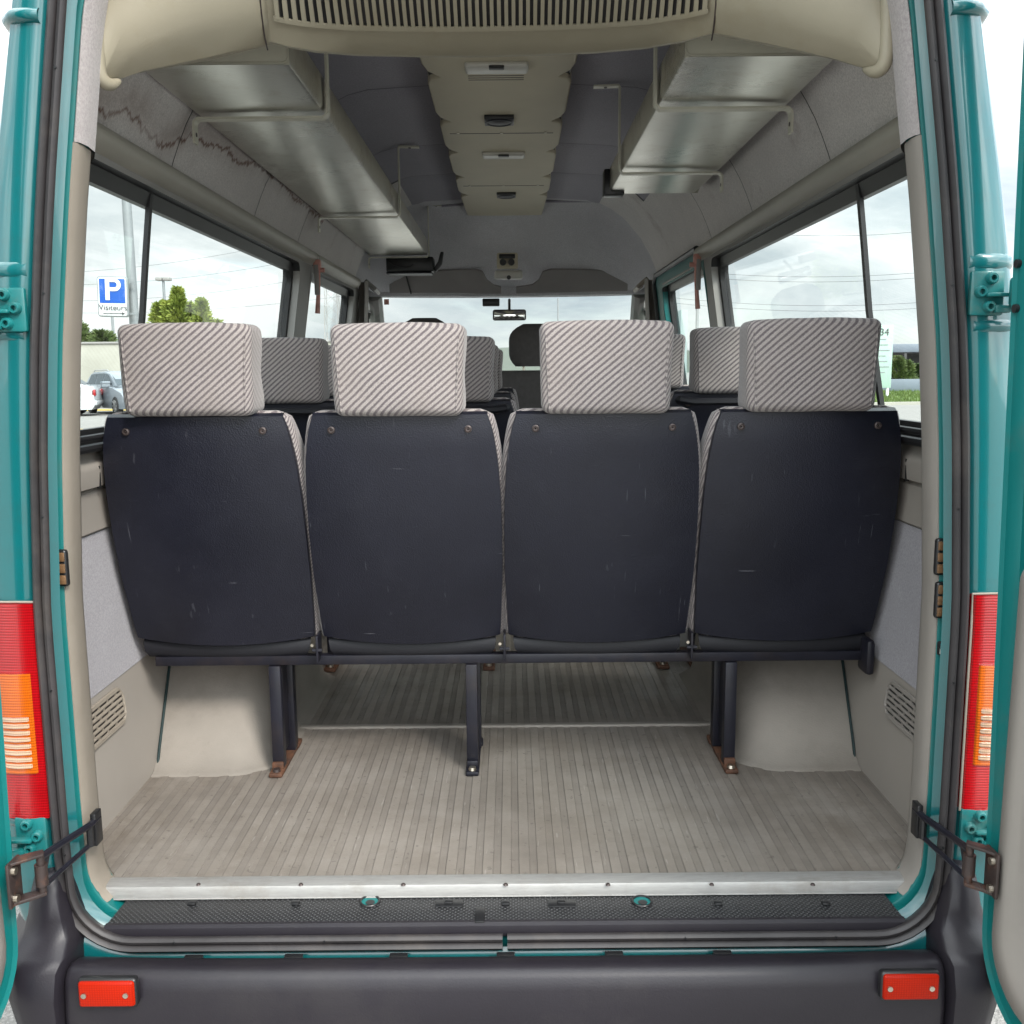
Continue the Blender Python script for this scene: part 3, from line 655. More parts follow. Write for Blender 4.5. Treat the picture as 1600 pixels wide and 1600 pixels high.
# ---- open rear doors (hinged at the pillars, turned out past 90 degrees)
for s in (-1, 1):
    hx, hy = (.748, 1.400) if s > 0 else (-.757, 1.392)
    ang = R(94 if s > 0 else 97)
    # in-door coordinates: u away from the hinge, z up, w = thickness (inner face at 0)
    def D(u, z, w, s=s, hx=hx, hy=hy, ang=ang):
        lean = -.050 * (z - .86)
        ux, uy = s * -math.cos(ang), -math.sin(ang)
        wx, wy = s * math.sin(ang), -math.cos(ang)
        return (hx + s * lean * .4 + u * ux + w * wx, hy + u * uy + w * wy, z)
    W_ = .70; z0, z1 = .585, 2.45
    out = []
    for (cu, cz, r_, a0) in ((W_ - .06, z1 - .06, .06, 0), (.08, z1 - .08, .08, 90), (.115, z0 + .115, .115, 180), (W_ - .06, z0 + .06, .06, 270)):
        for i in range(9):
            a = R(a0 + 90 * i / 8); out.append((cu + r_ * math.cos(a), cz + r_ * math.sin(a)))
    dense = []
    for i in range(len(out)):
        a, b = out[i], out[(i + 1) % len(out)]; n_ = max(1, int(math.hypot(a[0] - b[0], a[1] - b[1]) / .08))
        for q in range(n_): dense.append((lerp(a[0], b[0], q / n_), lerp(a[1], b[1], q / n_)))
    cu, cz = W_ / 2, (z0 + z1) / 2
    def inset(d): return [(u + (cu - u) * d / .35, z + (cz - z) * d / .93) for u, z in dense]
    mb = MB()
    rows = [[D(u, z, .004) for u, z in inset(.010)], [D(u, z, 0.000) for u, z in inset(.004)], [D(u, z, .004) for u, z in dense], [D(u, z, .016) for u, z in dense], [D(u, z, .030) for u, z in inset(-.012)], [D(u, z, .042) for u, z in inset(-.012)], [D(u, z, .055) for u, z in inset(.005)], [D(u, z, .060) for u, z in inset(.03)]]
    # inner pressed frame and outer skin
    vs = mb.grid(rows, closed_u=True)
    wo = rr(.36, 1.79, .50, .74, .07, 6)
    def holed(loop, w):
        hole = [mb.v(D(u, z, w)) for u, z in wo]; es = []
        for L_ in (loop, hole):
            for i in range(len(L_)):
                a_, b_ = L_[i], L_[(i + 1) % len(L_)]; e_ = mb.bm.edges.get((a_, b_)) or mb.bm.edges.new((a_, b_)); es.append(e_)
        bmesh.ops.triangle_fill(mb.bm, use_beauty=True, use_dissolve=False, edges=es)
        return hole
    ho = holed(vs[-1], .060)
    rows2 = [[D(u, z, .004) for u, z in inset(.010)], [D(u, z, .006) for u, z in inset(.03)], [D(u, z, .012) for u, z in inset(.036)]]
    v2 = mb.grid(rows2, closed_u=True); hi = holed(v2[-1], .012)
    for i in range(len(hi)):
        j = (i + 1) % len(hi); mb.bm.faces.new((hi[i], hi[j], ho[j], ho[i]))
    dr = mb.build('rear_door', TEALIN, bus, ang=40)
    # lower trim panel of the door
    pan = []
    for (cu_, cz_, r_, a0) in ((W_ - .09, 1.28, .03, 0), (.062 + .03, 1.28, .03, 90), (.035 + .09, z0 + .13, .09, 180), (W_ - .09, z0 + .1, .03, 270)):
        for i in range(7):
            a = R(a0 + 90 * i / 6); pan.append((cu_ + r_ * math.cos(a), cz_ + r_ * math.sin(a)))
    mb = MB(); pc = (W_ / 2, .95)
    def pin(d): return [(u + (pc[0] - u) * d, z + (pc[1] - z) * d) for u, z in pan]
    v3 = mb.grid([[D(u, z, .014) for u, z in pin(0)], [D(u, z, .0) for u, z in pin(0)], [D(u, z, -.006) for u, z in pin(.015)], [D(u, z, -.008) for u, z in pin(.12)], [D(u, z, -.002) for u, z in pin(.14)]], closed_u=True); mb.cap(v3[-1])
    dt = mb.build('door_trim', TRIMG, dr, ang=50)
    # glazed upper half
    wr = wo
    mb = MB(); mb.face([D(u, z, .045) for u, z in wr]); mb.build('door_pane', GLASS, dr)
    mb = MB(); mb.tube([D(u, z, .040) for u, z in rr(.36, 1.79, .488, .728, .064, 6)], .010, 8, True); mb.build('pane_rubber', BLACKRUB, dr)
    if s > 0:
        mb = MB(); rows = []
        for i in range(7):
            a = i / 6; rows.append([D(.105 + .05 * math.cos(2 * math.pi * k / 24) * math.sqrt(1 - (a * .98) ** 2), 1.47 + .050 * math.sin(2 * math.pi * k / 24) * math.sqrt(1 - (a * .98) ** 2), .006 - .022 * a) for k in range(24)])
        v_ = mb.grid(rows, closed_u=True); mb.cap(v_[-1]); mb.build('pressed_boss', TEAL, dr, ang=60)
        for z in (1.722, 1.660):
            mb = MB(); mb.cyl(D(.012, z, -.001), D(.012, z, .010), .006, 14); mb.build('hinge_plug', PLASTIC, dr)
# ---- wheel arches inside
for s in (-1, 1):
    mb = MB(); rows = []
    x0, x1 = .80, .545
    for z, g in ((FZ - .002, .040), (FZ + .0028, .034), (FZ + .005, .022), (FZ + .011, .010), (FZ + .022, .003), (FZ + .04, 0), (.80, 0), (.92, -.004), (.98, -.010), (1.02, -.03), (1.04, -.07)):
        r_ = .095; ring = [(s * x0, 2.088 - g)]
        for i in range(9):
            a = R(90 * i / 8); ring.append((s * (x1 + r_ - (r_ + g) * math.sin(a) + .0), 2.088 + r_ - (r_ + g) * math.cos(a)))
        ring += [(s * (x1 - g), 2.75), (s * (x1 + .05), 2.83 + g), (s * x0, 2.84 + g)]
        rows.append([(x + s * .03 * (z - FZ) / .3, y + .95 * max(0, z - FZ - .01) * (1 if y < 2.5 else 0), z) for x, y in ring])
    vv = mb.grid(rows); mb.cap(vv[-1]); a_ = mb.build('wheel_arch', ARCH, bus, ang=60)
    mb = MB(); mb.tube([(s * (xi(z) - .004), 2.083 + .95 * max(0, z - FZ - .01), z) for z in frange(FZ + .005, .97, 8)], .0032, 8); mb.build('arch_gap', pm('gap_teal', (.006, .022, .022), .7), a_)
# ---- ceiling panels
CB = [1.60] + [atZ(560, p, 2.405).y for p in (142, 232)] + [4.30, atZ(560, 318, 2.405).y]
CX = [(-.598, 2.295), (-.571, 2.32), (-.52, 2.36), (-.46, 2.388), (-.40, 2.403), (-.2, 2.414), (0, 2.417), (.2, 2.414), (.40, 2.403), (.46, 2.388), (.52, 2.36), (.571, 2.32), (.598, 2.295)]
for a, b in zip(CB, CB[1:]):
    mb = MB(); rows = []
    for y in frange(a + .002, b - .002, 10):
        e = min(y - a, b - y); d = .006 * max(0, 1 - e / .014)
        rows.append([(x, y, z + d) for x, z in (CX if b < 4.5 else CX[3:-3])])
    mb.grid(rows); mb.build('ceiling_lining', CEIL, bus, ang=60)
mb = MB(); mb.grid([[(x * 1.03, y, z + .012) for x, z in CX] for y in (1.5, 4.9)]); mb.build('ceiling_backing', PLASTIC, bus)
YC = CB[-1]
# ---- front headliner: from the ceiling down to the windscreen header
ring0 = [(-.757, 2.03), (-.731, 2.10), (-.69, 2.18), (-.622, 2.27), (-.52, 2.36), (-.43, 2.40), (-.2, 2.413), (0, 2.416), (.2, 2.413), (.43, 2.40), (.52, 2.36), (.622, 2.27), (.69, 2.18), (.731, 2.10), (.757, 2.03)]
mb = MB(); rows = []
for i in range(15):
    t = i / 14; y = lerp(YC - .05, 5.40, t); k_ = sstep(t) * .55 + .45 * t * t
    rows.append([(x * lerp(1.012, .965, t), y + .10 * (1 - abs(x) / .76) * t, lerp(z + .004 * (1 - t), 2.005 + .03 * (1 - (x / .76) ** 2), k_)) for x, z in ring0])
mb.grid(rows); mb.build('front_headliner', HEADF, bus, ang=70)
# arched lip where the ceiling lining meets it
mb = MB(); L = [atY(690, 322, YC - .02), atY(740, 318, YC - .01), atY(850, 315, YC - .01), atY(930, 314, YC - .01), atY(965, 320, YC + .02), atY(985, 332, YC + .10), atY(996, 352, YC + .25), atY(1002, 385, YC + .42), atY(1006, 420, YC + .55)]
mb.tube(L, .006, 8); mb.build('headliner_lip', CEIL, bus)
for s in (-1, 1):   # cab side lining and B pillar
    mb = MB(); mb.grid([[(s * x, y, z) for z, x in ((1.90, .770), (1.97, .768), (2.03, .757), (2.05, .75))] for y in (4.9, 5.2, 5.45)]); mb.build('cab_lining', HEADF, bus)
    mb = MB(); rows = [[(s * (x + dx), y + dy, z) for dx, dy in ((-.02, -.03), (-.035, 0), (-.02, .035), (.02, .04))] for x, y, z in ((.735, 4.99, 2.03), (.74, 5.01, 1.95), (.752, 5.05, 1.85), (.765, 5.05, 1.6), (.775, 5.05, 1.3))]
    mb.grid(rows); mb.build('belt_pillar', TRIMG, bus, ang=60)
    mb = MB(); mb.tube([(s * .738, 5.45, 2.0), (s * .77, 5.9, 1.65), (s * .80, 6.35, 1.22)], [.045, .045, .05], 10); mb.build('windscreen_pillar', PILG, bus)
    mb = MB(); c = Vector((s * .69, 5.1, 2.02)); 
    mb.tube([(c.x + s * .03, 5.02, 2.035), (c.x - s * .01, 5.05, 2.0), (c.x - s * .01, 5.2, 1.99), (c.x + s * .03, 5.25, 2.02)], .012, 8); mb.build('grab_handle', TRIM if s > 0 else PILG, bus)
# windscreen, cowl, dashboard, nose
def ws(x, t): return (x, lerp(5.53, 6.36, t) - .12 * abs(x / .75) ** 2, lerp(1.995, 1.20, t))
mb = MB(); mb.grid([[ws(x, t) for x in frange(-.78, .78, 12)] for t in frange(-.02, 1, 6)]); wsc = mb.build('windscreen', WGLASS, bus)
mb = MB(); mb.grid([[(x, 5.42 + .1 * (1 - abs(x) / .76) - .03, 2.05) for x in frange(-.76, .76, 8)], [(x, 5.50 - .1 * abs(x / .75) ** 2, 1.990) for x in frange(-.76, .76, 8)], [(x, 5.56 - .1 * abs(x / .75) ** 2, 1.985) for x in frange(-.76, .76, 8)], [(x, 5.56 - .1 * abs(x / .75) ** 2, 2.06) for x in frange(-.76, .76, 8)]]); mb.build('windscreen_header', HEADF, bus)
mb = MB(); c = atY(595, 470, 5.45); mb.box((c.x + .018, 5.450, 1.945), (c.x + .045, 5.453, 1.975)); mb.build('toll_sticker', HAMMER, wsc)
mb = MB(); mb.grid([[(x, y, z) for x in frange(-.82, .82, 8)] for y, z in ((5.62, .68), (5.60, 1.1), (5.66, 1.17), (5.9, 1.19), (6.4, 1.17), (6.5, 1.0))]); mb.build('dashboard', VISOR, bus, ang=50)
mb = MB(); mb.grid([[(s_ * w, y, z) for s_ in frange(-1, 1, 8)] for y, z, w in ((6.30, 1.17, .86), (6.6, 1.10, .84), (6.95, .98, .80), (7.12, .85, .76), (7.18, .6, .74), (7.12, .38, .74))]); mb.build('bonnet', TEAL, bus, ang=60)
for s in (-1, 1):
    mb = MB(); mb.grid([[(s * w, y, z) for z, w in ((.38, .80), (.6, .84), (.9, .84), (zt_, .82))] for y, zt_ in ((5.95, 1.35), (6.3, 1.17), (6.7, 1.07), (7.1, .87))]); mb.build('front_wing', TEAL, bus)
# outer roof
ro = [(-.80, 2.0), (-.782, 2.118), (-.74, 2.30), (-.68, 2.46), (-.58, 2.56), (-.4, 2.60), (0, 2.62), (.4, 2.60), (.58, 2.56), (.68, 2.46), (.74, 2.30), (.782, 2.118), (.80, 2.0)]
mb = MB(); rows = []
for y, k_ in ((1.93, 0), (3, 0), (4.6, 0), (5.0, .25), (5.3, .62), (5.52, .95), (5.58, 1)):
    rows.append([(x * (1 - .02 * k_), y, lerp(z, min(z, 2.05), k_)) for x, z in ro])
mb.grid(rows); mb.build('roof', TEAL, bus, ang=60)
# wheels
for x in (-.78, .78):
    for y in (2.55, 6.35):
        mb = MB(); n_ = 28; rows = []
        for r_, dx in ((.20, -.08), (.30, -.10), (.335, -.085), (.34, 0), (.335, .085), (.30, .10), (.20, .08)):
            rows.append([(x + dx, y + r_ * math.cos(2 * math.pi * i / n_), .34 + r_ * math.sin(2 * math.pi * i / n_)) for i in range(n_)])
        mb.grid(rows, closed_u=True); wh = mb.build('wheel', RUBBER, bus)
        mb = MB(); mb.cyl((x - .07, y, .34), (x + .07, y, .34), .205, 24); mb.build('rim', ALU, wh)
# sun visors
for s, L in ((-1, [(-.635, 2.105), (-.165, 2.115), (-.13, 2.105), (-.105, 2.06), (-.07, 2.035), (-.03, 2.025), (-.03, 1.990), (-.64, 1.998)]), (1, [(.655, 2.105), (.235, 2.112), (.195, 2.10), (.175, 2.06), (.14, 2.035), (.09, 2.028), (.05, 2.025), (.05, 1.990), (.66, 1.998)])):
    mb = MB(); mb.prism([(x, 5.31 + (2.1 - z) * .5, z) for x, z in L], (0, .02, .01), .006, 3); vz = mb.build('sun_visor', VISOR, bus, ang=50)
    if s < 0:
        mb = MB(); mb.tube([(-.545, 5.30, 2.104), (-.522, 5.355, 1.996)], .0045, 6); mb.build('visor_strap', PLASTIC, vz)
# overhead controls above the windscreen
mb = MB(); mb.box((-.05, 5.15, 2.105), (.06, 5.20, 2.185), .008); oc = mb.build('overhead_panel', CONS, bus)
for x in (-.018, .026):
    mb = MB(); mb.cyl((x, 5.128, 2.135), (x, 5.155, 2.135), .017, 16); mb.build('knob', PLASTIC, oc)
mb = MB(); mb.box((-.038, 5.143, 2.155), (.046, 5.152, 2.178), .004); mb.build('switch_row', PLASTIC, oc)
mb = MB(); mb.box((-.065, 5.19, 2.055), (.085, 5.24, 2.100), .012, 3); ml = mb.build('map_lamp', LAMPW, bus)
mb = MB(); mb.cyl((.012, 5.180, 2.062), (.012, 5.195, 2.062), .011, 14); mb.build('lamp_switch', PLASTIC, ml)
# water bottle-clear toll box behind the mirror
mb = MB(); c0 = atY(768, 473, 5.42); mb.box((c0.x - .05, 5.40, c0.z - .02), (c0.x + .045, 5.43, c0.z + .022), .006); mb.build('toll_transponder', PLASTIC, bus)

# ------------------------------------------------------------------ rear air conditioner housing
ac = thing('air_conditioner', 'beige air conditioner housing with slotted grille across the rear roof', 'air conditioner', (0, 1.7, 2.3))
EL = [(172, 138, 1.675), (186, 129, 1.69), (230, 119, 1.71), (330, 101, 1.735), (405, 82, 1.755), (418, 78, 1.765), (426, 76, 1.77), (450, 83, 1.785), (490, 90, 1.83), (560, 95, 1.90), (660, 97, 1.93), (760, 97, 1.93), (860, 94, 1.93), (930, 91, 1.92), (1010, 84, 1.88), (1070, 74, 1.81), (1100, 66, 1.775), (1112, 63, 1.765), (1120, 63, 1.755), (1200, 80, 1.735), (1300, 100, 1.71), (1346, 110, 1.69), (1362, 120, 1.675)]
E3 = [atY(*e) for e in EL]
N3 = []
for i, e in enumerate(E3):
    if i == 0: p = atY(158, 128, 1.652)
    elif i == 1: p = atY(154, 50, 1.645)
    elif i == 2: p = atY(166, -70, 1.640)
    elif i == len(E3) - 1: p = atY(1384, 116, 1.652)
    elif i == len(E3) - 2: p = atY(1390, 40, 1.645)
    elif i == len(E3) - 3: p = atY(1378, -75, 1.640)
    else:
        x = (e.x) * .93; p = Vector((x, 1.635 - (.012 if 6 <= i <= 16 else 0), 2.325))
    N3.append(p)
mb = MB(); rows = []
for i, (e, n3) in enumerate(zip(E3, N3)):
    cen = 6 <= i <= 16
    bul = .030 if cen else .045
    col = [e + Vector((0, .05, .14)), e + Vector((0, .028, .05)), e + Vector((0, .012, .012))]
    for q in range(1, 10):
        t = q / 9; p = e.lerp(n3, t); nb = math.sin(math.pi * t) ** .8 * bul
        p = p + Vector((0, -nb * .75, -nb * .55)) if i not in (0, len(E3) - 1) else p
        if q == 1: p = e.lerp(n3, .05) + Vector((0, -.006, -.002))
        col.append(p)
    col.append(n3 + Vector((0, .02, .1)))
    rows.append(col)
mb.grid(rows); mb.build('cover', HOUS, ac, ang=32)
for sx in (-1, 1):
    mb = MB()
    L_ = [(154, -90, 1.63), (152, -20, 1.63), (152, 60, 1.632), (154, 108, 1.635), (161, 126, 1.642), (173, 132, 1.656), (186, 127, 1.68)] if sx < 0 else [(1386, -95, 1.63), (1387, -25, 1.63), (1386, 45, 1.632), (1384, 90, 1.635), (1377, 107, 1.642), (1365, 112, 1.656), (1351, 108, 1.68)]
    pts = [atY(*q) for q in L_]
    pts = crv(pts, 6); mb.tube(pts, [.0115 - .007 * max(0, (i - 24) / 12) ** 2 for i in range(len(pts))], 12); mb.build('end_rim', HOUS, ac, ang=70)
# seams between the centre panel and the wings
def acp(i, t):
    e, n3 = E3[i], N3[i]; cen = 6 <= i <= 16; bul = .030 if cen else .045
    nb = math.sin(math.pi * t) ** .8 * bul; return e.lerp(n3, t) + Vector((0, -nb * .75, -nb * .55))
for i in (5, 17):
    mb = MB(); mb.tube([acp(i, t / 10) + Vector((0, .0002, .0002)) for t in range(0, 10)], .0014, 6); mb.build('panel_seam', SCREW, ac)
# grille: slotted plate standing a little proud of the cover
def acsurf(x, t):
    for i in range(6, 16):
        if E3[i].x <= x <= E3[i + 1].x:
            k_ = (x - E3[i].x) / (E3[i + 1].x - E3[i].x); return acp(i, t).lerp(acp(i + 1, t), k_)
    return acp(6 if x < 0 else 16, t)
tg = .0
def t_at(x, py):
    best = min((abs((lambda p: (800 - F * (p - CAM).dot(_u2) / (p - CAM).dot(_fw)))(acsurf(x, t / 200)) - py), t / 200) for t in range(20, 200)); return best[1]
gx0, gx1 = atY(428, 20, 1.72).x, atY(1106, 20, 1.72).x
slots = MB(); bars = MB()
ns = 56
tA, tB = t_at(-.3, 37), .93
tAm = t_at(0, 33)
out_n = Vector((0, -.8, -.6))
def ga(x, t, h): return acsurf(x, t) + out_n * h
bk = MB(); bk.grid([[ga(lerp(gx0, gx1, i / 40), t, .005) for i in range(41)] for t in (tA, lerp(tA, tB, .33), lerp(tA, tB, .66), tB)]); 
for k_ in range(ns + 1):
    x = lerp(gx0, gx1, k_ / ns); w = .0033
    pts = [[ga(x + dx, t, h) for dx, h in ((-w, .002), (-w, .010), (w, .010), (w, .002))] for t in frange(tA, tB, 5)]
    bars.grid(pts)
for t0, t1 in ((tA - .018, tA + .012),):
    bars.grid([[ga(lerp(gx0 - .006, gx1 + .006, i / 40), t, h) for i in range(41)] for t, h in ((t0 - .006, .000), (t0, .010), (t1, .010), (t1 + .002, .002))])
gr = bars.build('grille', HOUS, ac, ang=40); bk.build('slot_backing', PLASTIC, gr)

# ------------------------------------------------------------------ ceiling console
cz = 2.36
con = thing('ceiling_console', 'long beige ceiling console with two speakers and two lamps', 'ceiling console', (0, 3.5, cz))
cy0, cy1 = 2.15, atZ(795, 340, cz).y
notch = [atZ(800, p, cz).y for p in (120, 190, 238, 277, 305)]
def edge_pts(s):
    pts = [(s * .198 - .006, cy0)]
    for y in notch:
        pts += [(s * .200 - .006, y - .11), (s * .190 - .006, y - .05), (s * .160 - .006, y + .006), (s * .188 - .006, y + .022), (s * .198 - .006, y + .06)]
    pts += [(s * .19 - .006, cy1 - .05), (s * .16 - .006, cy1)]
    return pts
mb = MB()
Rr = edge_pts(1); Ll = edge_pts(-1)
poly = [(x, y, cz) for x, y in Rr] + [(x, y, cz) for x, y in Ll[::-1]]
mb.prism(poly, (0, 0, .045), .006, 3); mb.build('console_body', CONS, con, ang=50)
mb = MB(); mb.box((-.198, cy0, cz + .014), (.186, cy1 - .06, cz + .054)); mb.build('console_base', PLASTIC, con)
for py in (208, 290):
    y = atZ(800, py, cz).y; mb = MB(); mb.box((-.178, y - .0025, cz - .0012), (.166, y + .0025, cz + .003)); sm = mb.build('console_seam', SCREW, con)
    for x in (-.15, -.006, .14):
        mb = MB(); mb.cyl((x, y - .012, cz - .003), (x, y - .012, cz), .005, 10); mb.build('seam_screw', BOLT, sm)
for px, py, w in ((780, 185, .092), (791, 303, .085)):
    c = atZ(px, py, cz); mb = MB(); mb.box((c.x - w / 2, c.y - w / 2, cz - .012), (c.x + w / 2, c.y + w / 2, cz + .004), .003); sp = mb.build('speaker', PLASTIC, con)
    mb = MB(); mb.tube([(c.x + w * .43 * math.cos(a * .2618), c.y + w * .43 * math.sin(a * .2618), cz - .012) for a in range(24)], .004, 8, True); mb.build('speaker_rim', SHELL, sp)
    mb = MB(); rows = [[(c.x + w * r_ * math.cos(a * .2618), c.y + w * r_ * math.sin(a * .2618), z) for a in range(24)] for r_, z in ((.41, cz - .0125), (.2, cz - .0165), (.02, cz - .0175))]; mb.grid(rows, closed_u=True); mb.build('speaker_mesh', BUMPER, sp)
for px, py, w in ((776, 102, .165), (787, 240, .155)):
    c = atZ(px, py, cz); mb = MB(); mb.box((c.x - w / 2, c.y - .035, cz - .014), (c.x + w / 2, c.y + .035, cz + .004), .012, 4); lp = mb.build('lamp', LAMPW, con)
    mb = MB(); mb.box((c.x - .02, c.y - .038, cz - .0165), (c.x + .02, c.y - .012, cz - .01), .003); mb.build('lamp_switch', PLASTIC, lp)
mb = MB()
for k_ in range(4):
    y = atZ(780, 115 + 3.2 * k_, cz).y; mb.box((-.09, y - .002, cz - .0008), (.06, y + .002, cz + .002))
mb.build('louvre', SCREW, con)

# ------------------------------------------------------------------ luggage racks
def rack(s, x_in, x_out, z, y0, y1, brs, label):
    th = thing('luggage_rack', label, 'luggage rack', (s * (x_in + x_out) / 2, (y0 + y1) / 2, z), 'overhead luggage racks')
    mb = MB(); prof = [(x_in + .008, z + .075), (x_in + .006, z + .078), (x_in, z + .076), (x_in - .001, z + .01), (x_in + .003, z + .002), (x_in + .01, z), (x_out - .02, z), (x_out - .006, z + .004), (x_out + .02, z + .05)]
    def P(x, zz, y): return (s * x, y, zz)
    vs = mb.grid([[P(x, zz, y) for x, zz in prof] for y in frange(y0, y1, 12)])
    ins = [(x + (.004 if x < .5 else 0), zz + .004) for x, zz in prof]
    v2 = mb.grid([[P(x, zz, y) for x, zz in ins] for y in (y0, y1)])
    mb.build('tray', RACK, th, ang=30)
    mb = MB()
    for y in (y0 + .002, y1 - .002):
        mb = MB(); mb.face([P(x_in, z, y), P(x_out, z, y), P(x_out + .02, z + .05, y), P(x_in, z + .07, y)]); mb.build('tray_end', RACKB, th, smooth=False)
    for y, low in brs:
        mb = MB(); w = .013
        path = [(x_in - .085, 2.398), (x_in - .012, 2.400), (x_in - .006, 2.392), (x_in - .006, z - .002), (x_in + .002, z - .009), (x_out - .012, z - .009), (x_out - .002, z - .017), (x_out, z - .028), (x_out, z - .065)]
        th_ = .005; rows = []
        N = normals(path, False)
        for (x, zz), (nx, nz) in zip(path, N):
            rows.append([P(x, zz, y - w), P(x + nx * th_, zz + nz * th_, y - w), P(x + nx * th_, zz + nz * th_, y + w), P(x, zz, y + w)])
        v_ = mb.grid(rows, closed_u=True); mb.cap(v_[0]); mb.cap(v_[-1][::-1])
        b_ = mb.build('bracket', RACKB, th, ang=50)
        mb = MB(); mb.cyl(P(x_out - .006, z - .045, y), P(x_out + .002, z - .045, y), .005, 10); mb.build('bracket_screw', SCREW, b_)
        mb = MB(); mb.cyl(P(x_in - .05, 2.392, y), P(x_in - .05, 2.400, y), .005, 10); mb.build('bracket_screw', SCREW, b_)
    return th
rk = rack(-1, .398, .695, 2.158, 1.93, 4.985, ((2.279, 0), (3.70, 0), (4.98, 0)), 'long sheet metal luggage rack along the left wall above the stained lining')
rk2 = rack(1, .352, .650, 2.162, 1.92, 3.343, ((2.245, 0), (2.955, 0)), 'short sheet metal luggage rack on the side without a monitor')
mb = MB(); mb.box((.332, 3.30, 2.150), (.40, 3.36, 2.235), .006); mb.build('tray_corner', PLASTIC, rk2)
# monitor folded under the end of the left rack
mo = thing('monitor', 'black folded monitor hanging under the far end of the long rack', 'monitor', (-.47, 4.9, 2.12))
mb = MB(); mb.box((-.61, 5.0, 2.078), (-.37, 5.12, 2.152), .008); mb.build('casing', PLASTIC, mo)
mb = MB(); mb.prism([(-.36, 5.04, 2.08), (-.33, 5.04, 2.12), (-.32, 5.04, 2.18), (-.335, 5.04, 2.18), (-.35, 5.04, 2.13), (-.375, 5.04, 2.095)], (0, .04, 0), .003); mb.build('arm', PLASTIC, mo)
mb = MB(); mb.box((-.61, 4.998, 2.068), (-.38, 5.13, 2.077), .003); mb.build('screen', SHELL, mo)
mb = MB(); mb.tube([(-.607, 4.992, 2.138), (-.57, 4.986, 2.111), (-.53, 4.986, 2.101), (-.485, 4.988, 2.10), (-.472, 4.992, 2.115)], .003, 6); mb.build('cable', BUMPER, mo)
# interior mirror
im = thing('interior_mirror', 'small black rear view mirror hanging at the windscreen', 'mirror', (0, 5.42, 1.93))
c = atY(796, 492, 5.36); mb = MB(); mb.box((c.x - .092, 5.36, c.z - .030), (c.x + .092, 5.385, c.z + .030), .014, 4); mb.build('mirror_housing', PLASTIC, im)
mb = MB(); mb.box((c.x - .084, 5.3575, c.z - .023), (c.x + .084, 5.362, c.z + .023), .002); mb.build('mirror_glass', CHROME, im)
mb = MB(); mb.tube([(c.x, 5.38, c.z + .02), (c.x, 5.42, c.z + .05), (c.x, 5.50, c.z + .09)], .008, 8); mb.build('mirror_stem', PLASTIC, im)
# emergency hammers on the pillars
for s, px, py, yy, lab in ((-1, 481, 420, 3.83, 'faded red escape hammer on the pillar of the visitor sign side'), (1, 1106, 410, 3.75, 'faded red escape hammer on the pillar beside the sliding door')):
    x = s * .730; hz = 1.955
    h = thing('escape_hammer', lab, 'escape hammer', (x, yy, hz), 'escape hammers on the window pillars')
    mb = MB(); mb.box((x - .014, yy - .012, hz + .015), (x + .014, yy + .012, hz + .055), .004); mb.cyl((x - s * .028, yy, hz + .015), (x + s * .01, yy, hz + .015), .009, 12); mb.build('head', HAMMER, h)
    mb = MB(); mb.tube([(x - s * .004, yy, hz + .02), (x - s * .002, yy, hz - .05), (x + s * .006, yy, hz - .15)], [.008, .007, .010], 10); mb.build('handle', HAMMER, h)
    mb = MB(); mb.box((x + s * .004 - .008, yy - .014, hz - .08), (x + s * .004 + .010, yy + .014, hz + .035), .003); mb.build('holder', PILG, h)

